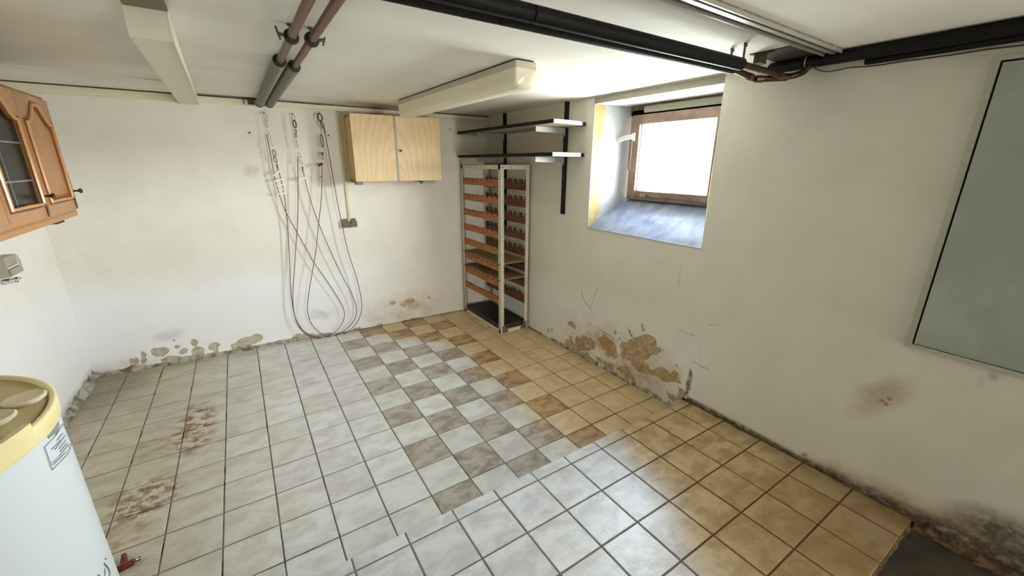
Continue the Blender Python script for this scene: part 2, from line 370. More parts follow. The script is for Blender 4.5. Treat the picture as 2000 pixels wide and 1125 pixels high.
def glass_mat(name, tint, gloss=0.08):
    t = NT(name); t.n.remove(t.b); out = t.n['Material Output']
    tr = t.node('ShaderNodeBsdfTransparent'); tr.inputs[0].default_value = tint; gl = t.node('ShaderNodeBsdfGlossy'); gl.inputs['Roughness'].default_value = 0.02
    lw = t.node('ShaderNodeLayerWeight'); lw.inputs[0].default_value = 0.5; mx = t.node('ShaderNodeMixShader')
    fr = t.math('ADD', 0.035, t.math('MULTIPLY', t.math('POWER', lw.outputs['Facing'], 5), 0.9)); t.link(fr, mx.inputs[0]); t.link(tr.outputs[0], mx.inputs[1]); t.link(gl.outputs[0], mx.inputs[2]); t.link(mx.outputs[0], out.inputs[0]); return t.m
M['pane'] = glass_mat('window glass', (0.97, 0.98, 0.98, 1))
M['smoked'] = plain('smoky dark glass', (30, 27, 24), 0.25, 0, 0.15)
def oak_mat(name, a, b, c, ring=5.0, stretch=(1, 1, 0.16), rough=0.3, dist=5.0):
    t = NT(name); v = t.mapping(t.objc(), stretch); w = t.node('ShaderNodeTexWave', wave_type='RINGS', rings_direction='Y'); t.link(v, w.inputs[0])
    w.inputs['Scale'].default_value = ring; w.inputs['Distortion'].default_value = dist; w.inputs['Detail'].default_value = 3; w.inputs['Detail Scale'].default_value = 1.2
    f = t.noise(t.mapping(t.objc(), (stretch[0]*60, stretch[1]*60, 4)), 2.0, 5, 0.6)
    col = t.mix(w.outputs['Fac'], lin(a), lin(b)); col = t.mix(t.mr(f, 0.5, 0.75, 0, 0.55), col, lin(c)); t.color(col); t.bump(f, 0.12, 0.001); return t.set(rough)
M['oak_front'] = oak_mat('limed oak laminate', (206, 180, 132), (216, 190, 142), (184, 154, 104), 7.0, (1, 1, 0.30), 0.4, 9.0)
M['oak_side'] = oak_mat('limed oak side', (186, 150, 92), (204, 170, 112), (156, 118, 66), 3.0, (1, 1, 0.16), 0.5)
M['honey_oak'] = oak_mat('honey oak', (170, 122, 68), (190, 142, 84), (142, 94, 46), 2.0, (1, 1, 0.15), 0.28, 6.0)
M['honey_dark'] = oak_mat('honey oak, stained groove', (104, 62, 28), (132, 84, 42), (74, 42, 18), 3.5, (1, 1, 0.15), 0.28, 4.0)
M['honey_hi'] = oak_mat('honey oak, round moulding', (190, 142, 88), (206, 158, 104), (160, 110, 60), 3.0, (1, 1, 0.15), 0.12, 4.0)

# ------------------------------------------------------------------ wear painted on the walls as fields
def poly_field(u, v, poly, soft):
    """about 1 inside, 0 outside, soft photo pixels wide"""
    P = np.array(poly, float); inside = np.zeros(u.shape, bool); dmin = np.full(u.shape, 1e9); n = len(P)
    for i in range(n):
        a = P[i]; b = P[(i+1) % n]; ab = b-a; L = (ab**2).sum()+1e-9
        tt = np.clip(((u-a[0])*ab[0]+(v-a[1])*ab[1])/L, 0, 1); dmin = np.minimum(dmin, np.hypot(u-a[0]-tt*ab[0], v-a[1]-tt*ab[1]))
        c = ((a[1] > v) != (b[1] > v)) & (u < (b[0]-a[0])*(v-a[1])/(b[1]-a[1]+1e-12)+a[0]); inside ^= c
    return np.clip(0.5+np.where(inside, dmin, -dmin)/(2*soft), 0, 1)
def el_field(u, v, cx, cy, rx, ry, a=0.0, hard=0.35):
    ca, sa = math.cos(a), math.sin(a); dx = u-cx; dy = v-cy
    r = np.sqrt(((dx*ca+dy*sa)/rx)**2+((dy*ca-dx*sa)/ry)**2); return np.clip((1+hard-r)/(2*hard), 0, 1)
def band(u, v, pts, up, soft=0.5):
    """band of height up(px) above a foot line given by points"""
    P = np.array(pts, float); f = np.interp(u, P[:, 0], P[:, 1]); h = np.interp(u, P[:, 0], P[:, 2]); k = (f-v)/np.maximum(h, 0.1)
    return np.where((u < P[0, 0]) | (u > P[-1, 0]), 0, np.clip((1+soft-k)/(2*soft), 0, 1))
def lines(px, py, segs, w=0.9):
    f = np.zeros(px.shape)
    for P in segs:
        for a, b in zip(P, P[1:]):
            a = np.array(a, float); b = np.array(b, float); ab = b-a; t = np.clip(((px-a[0])*ab[0]+(py-a[1])*ab[1])/(ab @ ab), 0, 1)
            f = np.maximum(f, np.clip(1.5-np.hypot(px-a[0]-t*ab[0], py-a[1]-t*ab[1])/w, 0, 1))
    return f
def wall_mesh(name, us, vs, mp, normal, mat, fields, hole=None, wob=0.003, parent=None):
    U, V = np.meshgrid(us, vs, indexing='ij'); nu, nv = U.shape
    P = mp(U, V); px, py = project(P.reshape(-1, 3)); px = px.reshape(U.shape); py = py.reshape(U.shape)
    warp = lambda s, k: (fbm(U+k, V-k, s, 5)-0.5)
    wx = px+warp(18, 1.7)*22+warp(60, 5.1)*9; wy = py+warp(18, 7.7)*16+warp(60, 2.3)*7
    A = fields(U, V, px, py, wx, wy)
    D = -0.0035*np.clip((A['peel']-0.42)/0.16, 0, 1)+wob*2*(fbm(U, V, 1.6, 3)-0.5)+0.0016*(fbm(U, V, 14, 3)-0.5)
    D = D+A.get('bulge', 0)
    nn = np.array(normal); P = P+D[..., None]*nn
    idx = np.arange(nu*nv).reshape(nu, nv); q = np.stack([idx[:-1, :-1], idx[1:, :-1], idx[1:, 1:], idx[:-1, 1:]], -1).reshape(-1, 4)
    if hole is not None:
        cu = (U[:-1, :-1]+U[1:, 1:]).ravel()/2; cv = (V[:-1, :-1]+V[1:, 1:]).ravel()/2
        q = q[~((cu > hole[0]) & (cu < hole[1]) & (cv > hole[2]) & (cv < hole[3]))]
    me = bpy.data.meshes.new(name); me.from_pydata(P.reshape(-1, 3).tolist(), [], q.tolist()); me.update()
    if me.polygons[0].normal.dot(Vector(normal)) < 0: me.flip_normals()
    for k in ('peel', 'stain', 'mould', 'salt', 'grime_shade'):
        at = me.attributes.new(k, 'FLOAT', 'POINT'); at.data.foreach_set('value', np.broadcast_to(A.get(k, 0.0), U.shape).astype(np.float32).ravel())
    me.polygons.foreach_set('use_smooth', [True]*len(me.polygons)); me.materials.append(mat)
    o = bpy.data.objects.new(name, me); COL.objects.link(o); return tag(o, kind='structure')
def steps(*segs):
    out = []
    for a, b, d in segs: out.append(np.linspace(a, b, max(2, int(round(abs(b-a)/d))+1))[:-1])
    out.append(np.array([segs[-1][1]])); return np.concatenate(out)

def back_fields(U, V, px, py, wx, wy):
    peel = np.zeros(U.shape)
    for e in [(313, 687, 18, 8, 0), (342, 677, 6, 4, 0), (357, 686, 8, 6, -.3), (380, 669, 6, 8, 0), (387, 685, 13, 8, -.1), (418, 676, 11, 7, -.2), (423, 685, 5, 6, 0),
              (480, 668, 32, 8, -.28), (500, 661, 14, 8, -.2), (261, 705, 8, 7, 0), (279, 699, 6, 11, .2), (339, 704, 9, 4, -.2), (284, 717, 7, 4, 0), (338, 664, 3, 3, 0),
              (592, 657, 22, 6, -.15), (767, 591, 5, 4, 0), (801, 589, 12, 5, -.2), (790, 596, 6, 4, 0), (836, 580, 4, 3, 0), (460, 690, 26, 4, -.2)]:
        a = (px*0.45+wx*0.55, py*0.45+wy*0.55); peel = np.maximum(peel, el_field(a[0], a[1], *e, hard=0.4))
    foot = [(178, 742, 16), (240, 733, 15), (330, 706, 13), (420, 693, 8), (500, 678, 5), (620, 655, 3), (905, 606, 1.2)]
    peel = np.maximum(peel, 0.9*band(px, py, foot, 0)*np.clip(fbm(U, V, 9, 4)*2.4-0.65, 0, 1))
    stain = 0.55*band(px, py, [(178, 742, 26), (300, 714, 20), (345, 704, 8), (400, 697, 1)], 0)*fbm(U, V, 12, 4)
    stain = np.maximum(stain, 0.75*el_field(wx, wy, 800, 598, 52, 22, -.15, 0.6)*np.clip(fbm(U, V, 14, 5)*2-0.55, 0, 1))
    stain = np.maximum(stain, 0.5*el_field(wx, wy, 740, 612, 32, 18, 0, 0.6)*np.clip(fbm(U, V, 16, 5)*2-0.6, 0, 1))
    stain = np.maximum(stain, 0.38*el_field(wx, wy, 489, 330, 16, 10, 0, 0.4))
    mould = 0.8*band(px, py, [(176, 744, 13), (210, 738, 12), (260, 726, 6), (330, 708, 3), (380, 705, 4), (440, 695, 4), (470, 686, 1)], 0)*1.2
    mould = np.maximum(mould, 0.25*el_field(wx, wy, 330, 655, 28, 9, -.3, 0.5)); mould = np.maximum(mould, 0.28*el_field(wx, wy, 628, 615, 24, 8, -.1, 0.5))
    salt = np.clip((0.72+0.10*fbm(U, V, 2.2, 3)-V)/0.22, 0, 1)*np.clip((1.25-U)/0.5, 0.15, 1)*0.75
    grime_shade = 0.35*np.clip((V-1.90)/0.08, 0, 1)*np.clip((U-0.6)/0.5, 0, 1)  # smudge under the ceiling, mostly the shadow by the cabinet painted in
    bulge = 0.012*np.clip((0.11-V)/0.1, 0, 1)*np.clip((0.6-U)/0.8, 0, 1)*(0.5+fbm(U, V, 8, 3))
    return dict(peel=peel, stain=stain, mould=mould, salt=salt, grime_shade=grime_shade, bulge=bulge)
def c2p(L, x0=1050, y0=560, s=4.326): return [(x0+a/s, y0+b/s) for a, b in L]
def right_fields(U, V, px, py, wx, wy):
    peel = np.zeros(U.shape); mx, my = px*0.35+wx*0.65, py*0.35+wy*0.65
    for L in ([(220, 440), (300, 420), (325, 545), (240, 505)], [(320, 425), (420, 400), (490, 470), (500, 520), (440, 565), (400, 540), (320, 545)],
              [(700, 470), (800, 430), (930, 400), (1000, 440), (1055, 552), (960, 590), (900, 640), (960, 690), (1060, 680), (1185, 800), (1100, 820), (1000, 760), (900, 730), (830, 700), (690, 600), (690, 500)],
              [(510, 450), (560, 400), (610, 440), (680, 520), (690, 600), (620, 600), (555, 560)], [(690, 650), (760, 690), (830, 800), (780, 795), (700, 710)],
              [(1130, 705), (1180, 740), (1235, 835), (1180, 815), (1120, 760)], [(1130, 655), (1165, 655), (1190, 715)], [(255, 310), (300, 285), (320, 340), (318, 382), (290, 350)],
              [(1080, 880), (1130, 900), (1210, 955), (1130, 970)], [(350, 565), (430, 570), (510, 650), (440, 615)], [(480, 590), (600, 640), (690, 700), (600, 680)],
              [(650, 345), (700, 450), (670, 440)], [(760, 360), (800, 420), (780, 430)], [(870, 310), (890, 300), (910, 380), (880, 380)], [(118, 345), (135, 345), (125, 385)], [(78, 355), (95, 360), (90, 395)],
              [(1180, 860), (1240, 880), (1250, 930), (1200, 960)], [(740, 740), (830, 800), (800, 830)]):
        peel = np.maximum(peel, poly_field(mx, my, c2p(L), 4.5))
    zone = el_field(wx, wy, 1200, 700, 95, 38, .52, 0.5)*(V < 0.6)*(U > 1.36)
    peel = np.clip(peel*1.05+zone*(fbm(U, V, 17, 5)-0.52)*2.6, 0, 1)*np.clip(0.25+1.45*fbm(U, V, 24, 5), 0, 1)
    foot = [(1010, 628, 2), (1080, 664, 5), (1170, 712, 6), (1290, 782, 9), (1345, 776, 3)]
    peel = np.maximum(peel, 0.85*band(px, py, foot, 0)*np.clip(fbm(U, V, 13, 4)*2.2-0.6, 0, 1))
    stain = 0.8*el_field(wx, wy, 1215, 700, 108, 46, .5, 0.5)*np.clip(fbm(U, V, 9, 5)*2.8-0.9, 0, 1)*(V < 0.7)*(U > 1.36)
    stain = np.maximum(stain, 0.62*el_field(wx, wy, 1722, 775, 56, 26, -.35, 0.55)*np.clip(0.3+fbm(U, V, 10, 4), 0, 1))
    for c in ((1727, 784, 5, 2.5), (1739, 781, 5, 3), (1733, 791, 4, 3)): stain = np.maximum(stain, 1.5*el_field(mx, my, *c, 0, 0.4))
    stain = np.maximum(stain, 0.5*band(px, py, [(1345, 782, 3), (1560, 896, 5), (1640, 935, 26), (1700, 968, 30), (1790, 1010, 34), (1900, 1064, 60), (2100, 1150, 90)], 0)*np.clip(fbm(U, V, 11, 5)*2.2-0.35, 0, 1)*1.7)
    mould = band(px, py, [(1341, 778, 5), (1480, 852, 7), (1560, 895, 6), (1640, 940, 16), (1760, 1000, 17), (1880, 1056, 28), (2100, 1150, 50)], 0)*0.95
    mould = np.maximum(mould, 0.9*poly_field(mx, my, c2p([(1280, 690), (1305, 700), (1292, 870), (1285, 925), (1235, 925), (1245, 880), (1268, 860), (1272, 760)]), 1.5))
    mould = np.maximum(mould, 0.85*el_field(wx, wy, 1960, 1045, 90, 34, .45, 0.5)); mould = np.maximum(mould, 0.9*el_field(wx, wy, 1690, 962, 50, 13, .45, 0.5)); mould = np.maximum(mould, 0.5*el_field(mx, my, 1938, 735, 24, 5, -.3, 0.5))
    mould = np.maximum(mould, 0.6*el_field(px, py, 1571, 888, 6, 4, 0, 0.5))
    cr = lines(px, py, [[(1135, 566), (1139, 584), (1153, 603), (1160, 580), (1166, 563)], [(1149, 632), (1172, 644), (1190, 655), (1210, 669)], [(1325, 645), (1345, 652), (1362, 657)], [(1385, 635), (1412, 633)], [(1353, 705), (1366, 715), (1370, 680)], [(1366, 715), (1386, 722)], [(1325, 560), (1330, 520)]])
    mould = np.maximum(mould, 0.55*cr*np.clip(fbm(U, V, 30, 3)*1.6, 0, 1))
    salt = 0.35*np.clip((0.6+0.1*fbm(U, V, 2.2, 3)-V)/0.25, 0, 1)*np.clip((U-0.9)/0.5, 0, 1)
    grime_shade = 0.75*np.clip((V-1.90)/0.08, 0, 1)*np.clip((1.0-U)/0.6, 0, 1)*(0.5+fbm(U, V, 5, 3))+0.18*np.clip((1.2-U)/1.2, 0, 1)  # grime band under the ceiling, plus greying towards the near end
    bulge = 0.008*np.clip((0.10-V)/0.1, 0, 1)*(fbm(U, V, 8, 3))
    return dict(peel=peel, stain=stain, mould=mould, salt=salt, grime_shade=grime_shade, bulge=bulge)
def left_fields(U, V, px, py, wx, wy):
    z = np.zeros(U.shape); mould = 1.0*np.clip((0.10-V)/0.07, 0, 1)*np.clip(fbm(U, V, 10, 4)*2-0.4, 0, 1)
    return dict(peel=0.8*np.clip((0.09-V)/0.05, 0, 1)*np.clip(fbm(U, V, 9, 4)*2.4-0.6, 0, 1), stain=z, mould=mould, salt=0.6*np.clip((0.9-V)/0.3, 0, 1), grime_shade=z, bulge=0.01*np.clip((0.1-V)/0.1, 0, 1))
mp_back = lambda U, V: np.stack([U, 3.93-0.055*U, V], -1)
wall_mesh('wall_back', steps((-1.16, 2.26, 0.007)), steps((-0.02, 0.62, 0.007), (0.62, 2.04, 0.04)), mp_back, (-0.055, -1, 0), M['wall_back'], back_fields)
mp_r = lambda U, V: np.stack([np.full(U.shape, WX), U, V], -1)
WY0, WY1, WZ0, WZ1 = 1.357, 2.302, 1.074, 1.942
wall_mesh('wall_right', steps((-1.85, 0.0, 0.03), (0.0, WY0, 0.007), (WY0, WY1, 0.007), (WY1, 3.87, 0.007)), steps((-0.02, 0.72, 0.007), (0.72, WZ0, 0.03), (WZ0, WZ1, 0.03), (WZ1, 2.03, 0.03)),
          mp_r, (-1, 0, 0), M['wall_right'], right_fields, (WY0, WY1, WZ0, WZ1), wob=0.0022)
mp_l = lambda U, V: np.stack([np.full(U.shape, -1.113), U, V], -1)
wall_mesh('wall_left', steps((-1.85, 2.6, 0.05), (2.6, 4.02, 0.01)), steps((-0.02, 0.3, 0.01), (0.3, 2.05, 0.05)), mp_l, (1, 0, 0), M['wall_back'], left_fields)

# ceiling, rear wall with an unseen doorway and hallway added for the fill light
cb = MB(); cb.add([(-1.16, -1.9, CZ(-1.16)), (2.27, -1.9, CZ(2.27)), (2.27, 4.03, CZ(2.27)), (-1.16, 4.03, CZ(-1.16)), (-1.16, -1.9, 2.2), (2.27, -1.9, 2.2), (2.27, 4.03, 2.2), (-1.16, 4.03, 2.2)],
               [(0, 1, 2, 3), (4, 7, 6, 5), (0, 4, 5, 1), (1, 5, 6, 2), (2, 6, 7, 3), (3, 7, 4, 0)])
build('ceiling', cb, M['ceiling'], smooth=False, kind='structure')
rb = MB(); rb.box(-1.16, 1.15, -1.95, -1.80, 0, 2.05); rb.box(2.10, 2.26, -1.95, -1.80, 0, 2.05); rb.box(1.15, 2.10, -1.95, -1.80, 1.93, 2.05)
rb.box(0.2, 2.72, -4.10, -4.0, 0, 2.2); rb.box(0.2, 0.3, -4.0, -1.95, 0, 2.2); rb.box(2.60, 2.72, -4.0, -1.95, 0, 2.2); rb.box(0.2, 2.72, -4.1, -1.95, 2.0, 2.2); rb.box(0.2, 2.72, -4.1, -1.9, -0.1, 0.08)
build('wall_rear', rb, M['wall_plain'], smooth=False, kind='structure')
# outer body of the walls so daylight only enters by the openings
ob = MB(); ob.box(2.215, 2.535, -1.95, WY0-0.09, -0.1, 2.2); ob.box(2.215, 2.535, WY1+0.09, 4.1, -0.1, 2.2); ob.box(2.215, 2.535, WY0-0.09, WY1+0.09, -0.1, WZ0-0.05); ob.box(2.215, 2.525, WY0-0.09, WY1+0.09, 1.99, 2.2)
build('wall_outer', ob, M['wall_plain'], smooth=False, kind='structure')
bb = MB(); bb.box(-1.4, 2.72, 4.03, 4.2, -0.1, 2.2); bb.box(-1.4, -1.15, -1.95, 4.1, -0.1, 2.2)
build('wall_outer', bb, M['wall_plain'], smooth=False, kind='structure')
# cream batten along the top of the back wall and thin boards on the ceiling
def back_mp(u, v, a): return (u+0.055*a*0, YB(u)-a, v)
tb = MB(); tb.add([(x, YB(x)-d, z) for x in (-1.11, 2.19) for d in (0.0, 0.022) for z in (1.949, CZ(x)-0.016)], [(0, 1, 3, 2), (4, 6, 7, 5), (0, 4, 5, 1), (2, 3, 7, 6), (0, 2, 6, 4), (1, 5, 7, 3)])
build('trim_1', tb, M['trim'], smooth=False, kind='structure')
tb = MB(); tb.add([(x, YB(x)-d, z) for x in (-1.11, 2.19) for d in (0.0, 0.014) for z in (CZ(x)-0.020, CZ(x)-0.004)], [(0, 1, 3, 2), (4, 6, 7, 5), (0, 4, 5, 1), (2, 3, 7, 6), (0, 2, 6, 4), (1, 5, 7, 3)])
build('trim_12', tb, M['win_dark'], smooth=False, kind='structure')
tb = MB(); tb.add([(x, y, CZ(x)-d) for x, y0 in ((-1.11, 3.38), (-0.26, 3.42)) for y in (y0, YB(x)-0.024) for d in (0.0, 0.007)], [(0, 1, 3, 2), (4, 6, 7, 5), (0, 4, 5, 1), (2, 3, 7, 6), (0, 2, 6, 4), (1, 5, 7, 3)])
build('trim_2', tb, M['ceiling'], smooth=False, kind='structure')

# ------------------------------------------------------------------ floor: lower tiled floor and tiled platform
G = 0.21
def gx(i): return (0.6504+i)*G
def gy(j): return (11.3878-j)*G
floor = build('floor', MB().box(-1.2, 2.26, -1.9, 4.05, -0.12, -0.0035), M['grout'], smooth=False, kind='structure')
def tile_mb(w, d, h=0.008, b=0.0022):
    x, y = w/2, d/2; V = [(-x, -y, -h), (x, -y, -h), (x, y, -h), (-x, y, -h), (-x, -y, -b), (x, -y, -b), (x, y, -b), (-x, y, -b), (-x+b, -y+b, 0), (x-b, -y+b, 0), (x-b, y-b, 0), (-x+b, y-b, 0)]
    F = []
    for k in range(4):
        j = (k+1) % 4; F += [(k, j, 4+j, 4+k), (4+k, 4+j, 8+j, 8+k)]
    m = MB(); m.add(V, F+[(8, 9, 10, 11), (3, 2, 1, 0)]); return m
TCACHE = {}
def place_tile(x0, x1, y0, y1, z, mat, parent, gap):
    w, d = x1-x0-gap, y1-y0-gap
    if w < 0.01 or d < 0.01: return
    k = (round(w, 3), round(d, 3), mat)
    if k not in TCACHE:
        o = build('tile', tile_mb(w, d), M[mat], parent, smooth=False, local=True, recalc=False); TCACHE[k] = o.data
    else:
        o = bpy.data.objects.new('tile', TCACHE[k]); COL.objects.link(o); o.parent = parent
    o.location = ((x0+x1)/2, (y0+y1)/2, z+random.uniform(-0.0008, 0.0008)); o.rotation_euler = (random.uniform(-.002, .002), random.uniform(-.002, .002), 0)
for i in range(-9, 11):
    for j in range(-9, 11):
        x0, x1, y1, y0 = gx(i), gx(i+1), gy(j), gy(j+1)
        x0 = max(x0, -1.108); x1 = min(x1, 2.187); y1 = min(y1, YB((x0+x1)/2)-0.012)
        if x1-x0 < 0.03 or y1-y0 < 0.03: continue
        if y1 < 1.36 and x0 > -0.25: continue
        if y1 < 1.30 or (x0 > -0.08 and y0 < 1.32): y0 = max(y0, 1.33) if x0 > -0.25 else y0
        if y0 < 0.95: continue
        dark = 2 <= i <= 6 and (i+j) % 2 == 0
        place_tile(x0, x1, y0, y1, 0.0, 'tile_dark' if dark else 'tile_light', floor, 0.0062 if not dark else 0.004)
PZ = 0.096
platform = build('floor_platform', MB().box(-0.24, 2.2, 0.222, 1.3335, -0.01, PZ-0.0035), M['grout'], smooth=False, kind='structure')
PX0 = 0.5647
for k in range(-4, 8):
    x0, x1 = PX0+G*k, PX0+G*(k+1); x0 = max(x0, -0.24); x1 = min(x1, 2.19)
    if x1-x0 < 0.02: continue
    place_tile(x0, x1, 1.2709, 1.3365, PZ, 'tile_step', platform, 0.006)
    for m in range(5):
        place_tile(x0, x1, 1.2709-G*(m+1), 1.2709-G*m, PZ, 'tile_step', platform, 0.0075)
# bare screed in front of the platform (towards the added doorway) and the mortar crumbled along the walls
sb = MB(); n = 60
us = steps((-1.1, 2.2, 0.06)); vs = steps((-1.8, 0.219, 0.06)); U, V = np.meshgrid(us, vs, indexing='ij'); Z = 0.080+0.012*(fbm(U, V, 3, 4)-0.5)
sb.v = [tuple(p) for p in np.stack([U, V, Z], -1).reshape(-1, 3)]; nv = len(vs)
sb.f = [(i*nv+j, (i+1)*nv+j, (i+1)*nv+j+1, i*nv+j+1) for i in range(len(us)-1) for j in range(nv-1)]
build('floor_screed', sb, M['screed'], recalc=False, kind='structure')
def rubble(name, path, w, h, mat, seed):
    rs = np.random.RandomState(seed); jit = 1.0; m = MB(); n = len(path); k = 5; V = []
    for i, (p, nrm) in enumerate(path):
        jit = 0.15+0.85*jit+0.10*rs.randn() if i else 1.0; jit = min(1.5, max(0.5, jit)); ww = w*jit; hh = h*jit
        for q in range(k):
            a = q/(k-1); V.append((p[0]+nrm[0]*ww*a, p[1]+nrm[1]*ww*a, p[2]+hh*(1-a)**1.5*(1+0.12*rs.randn()*(0 < q < k-1))))
    m.add(V, [(i*k+q, (i+1)*k+q, (i+1)*k+q+1, i*k+q+1) for i in range(n-1) for q in range(k-1)])
    build(name, m, mat, smooth=True, ang=80, recalc=False, kind='structure')
rubble('trim_3', [((x, YB(x)-0.001, 0), (0, -1)) for x in np.arange(-1.1, 0.25, 0.012)], 0.035, 0.035, M['crumble'], 1)
rubble('trim_4', [((-1.112, y, 0), (1, 0)) for y in np.arange(2.0, 3.98, 0.012)], 0.03, 0.035, M['crumble'], 2)
rubble('trim_5', [((WX+0.001, y, PZ), (-1, 0)) for y in np.arange(0.2, 1.34, 0.010)], 0.012, 0.008, M['crumble_dark'], 3)
rubble('trim_6', [((WX+0.001, y, 0.082), (-1, 0)) for y in np.arange(-0.6, 0.22, 0.010)], 0.05, 0.03, M['crumble_dark'], 4)
rubble('trim_7', [((WX+0.001, y, 0.0), (-1, 0)) for y in np.arange(1.36, 2.7, 0.010)], 0.012, 0.03, M['crumble'], 5)
rubble('trim_8', [((x, 0.223, 0.079), (0, -1)) for x in np.arange(0.4, 2.19, 0.012)], 0.015, 0.012, M['crumble_dark'], 6)

# ------------------------------------------------------------------ window
FX = 2.45; FY0, FY1, FZ0, FZ1 = 1.425, 2.186, 1.290, 1.932
win = root('window_1', (FX, (FY0+FY1)/2, FZ0)); win['kind'] = 'structure'
rev = MB()
rev.add([(WX, WY1, WZ0), (WX, WY1, WZ1), (FX+.05, FY1+.012, FZ1+.01), (FX+.05, FY1+.012, FZ0-.05)], [(0, 1, 2, 3)])
rev.add([(WX, WY0, WZ0), (WX, WY0, WZ1), (FX+.05, FY0, FZ1+.01), (FX+.05, FY0, FZ0)], [(3, 2, 1, 0)])
build('reveal', rev, M['reveal'], win, smooth=False, recalc=False)
so = MB(); so.add([(WX, WY0, WZ1), (WX, WY1, WZ1), (FX+.05, FY1+.012, FZ1+.002), (FX+.05, FY0, FZ1+.002)], [(0, 1, 2, 3)])
build('soffit', so, M['lintel_white'], win, smooth=False, recalc=False)
n = 14; sl = MB(); rs = np.random.RandomState(5)
for a in range(n+1):
    for b in range(n+1):
        s_, t_ = a/n, b/n; x = WX+(FX+0.04-WX)*s_; y = (WY0+(WY1+0.01-WY0)*t_)*(1-s_)+(FY0+(FY1+.030-FY0)*t_)*s_
        z = WZ0+(FZ0-WZ0)*(s_**0.92)+(0.004*rs.randn()*0.5 if 0 < a < n else 0); sl.v.append((x, y, z))
sl.f = [(a*(n+1)+b, (a+1)*(n+1)+b, (a+1)*(n+1)+b+1, a*(n+1)+b+1) for a in range(n) for b in range(n)]
build('sill', sl, M['sill'], win, recalc=False)
ed = MB(); ed.tube([(WX-.002, WY1, WZ1), (WX-.002, WY1, WZ0), (WX-.002, WY0, WZ0)], 0.0035, 6); build('edge_bead', ed, M['edge_white'], win)
def frame_ring(y0, y1, z0, z1, w, x0, x1, wb=None):
    m = MB(); wb = wb or w; O = [(y0, z0), (y1, z0), (y1, z1), (y0, z1)]; I = [(y0+w, z0+wb), (y1-w, z0+wb), (y1-w, z1-w), (y0+w, z1-w)]
    return m.strip(O, I, x0, x1, lambda u, v, a: (a, u, v))
build('window_frame', frame_ring(FY0, FY1, FZ0, FZ1-0.03, 0.052, FX, FX+0.07, 0.045), M['win_brown'], win, smooth=False)
build('sash', frame_ring(FY0+.032, FY1-.032, FZ0+.028, 1.868, 0.062, FX-0.016, FX+0.05, 0.036), M['win_brown'], win, smooth=False)
build('glazing_bead', frame_ring(FY0+.092, FY1-.092, FZ0+.060, 1.822, 0.010, FX+0.004, FX+0.03), M['win_seal'], win, smooth=False)
build('pane', MB().box(FX+0.018, FX+0.024, FY0+.095, FY1-.095, FZ0+.062, 1.82), M['pane'], win, smooth=False)
build('head_board', MB().box(FX-0.012, FX-.001, FY0, 2.07, 1.880, 1.921), M['lintel'], win, smooth=False)
build('head_timber', MB().box(FX, FX+0.06, FY0, FY1+.01, 1.868, 1.934), M['win_dark'], win, smooth=False)
build('jamb_strip', MB().box(FX-0.020, FX, 2.158, 2.172, 1.30, 1.50), M['trim'], win, smooth=False); build('jamb_strip', MB().box(FX-0.018, FX, 2.146, 2.152, 1.50, 1.70), M['trim'], win, smooth=False)
for y in (2.005, 1.53): build('hinge', MB().box(FX-0.026, FX-0.014, y-.028, y+.028, 1.312, 1.334, .004), M['steel'], win)
hd = root('window_handle', (FX-0.016, 2.133, 1.724)); hd.parent = win; hd.location = (-0.016, 2.133-(FY0+FY1)/2, 1.724-FZ0); MW.pop(hd.name)
def whandle():
    m = MB(); m.box(FX-0.030, FX-0.015, 2.120, 2.146, 1.696, 1.752, .005); return m
bpy.data.objects.remove(hd)
hb = build('handle_plate', whandle(), M['handle'], win)
lv = MB(); pts = []
for k in range(9):
    a = k/8; pts.append((FX-0.045-0.02*a, 2.133+0.115*a, 1.726-0.006*a-0.020*a*a))
lv.tube([(FX-0.03, 2.133, 1.726)]+pts, [0.013, 0.017]+[0.016]*7+[0.013], 12)
build('lever', lv, M['handle'], hb)
build('trim_9', MB().box(WX-0.004, WX+0.02, WY0, WY1+0.003, 1.944, 1.983), M['lintel'], smooth=False, kind='structure')
build('trim_10', MB().box(WX+0.004, WX+0.03, WY0, WY1+0.1, 1.983, 2.0), M['gap'], smooth=False, kind='structure')

# ------------------------------------------------------------------ boxed duct on the ceiling, left
dr = root('boxed_duct', (-0.16, 2.85, 1.99), 0, 'white boxed duct running under the ceiling to the back wall', 'duct')
d = MB(); a, b = 1.85, YB(-0.2)-0.024
xr = lambda y: -0.099-0.0187*(y-1.85); xl = lambda y: -0.207-0.0215*(y-1.85); zb = lambda y: 1.909+0.0121*(y-1.85)
V = []
for y in (a, b): V += [(xl(y), y, zb(y)), (xr(y), y, zb(y)), (xr(y), y, CZ(xr(y))), (xl(y), y, CZ(xl(y)))]
d.add(V, [(0, 1, 2, 3), (7, 6, 5, 4), (0, 4, 5, 1), (1, 5, 6, 2), (2, 6, 7, 3), (3, 7, 4, 0)])
build('board', d, M['white_board'], dr, smooth=False)
eb = MB().tube([(xr(a), a, CZ(0)-.003), (xr(a), a, zb(a)), (xr(b), b, zb(b))], 0.0035, 6); build('corner_bead', eb, M['white_board'], dr)
build('shade_batten', MB().box(-0.205, -0.097, 1.70, 1.848, CZ(0)-0.012, CZ(0)), M['shade_board'], dr, smooth=False)  # added strip, its dark colour paints the shadow before the duct end

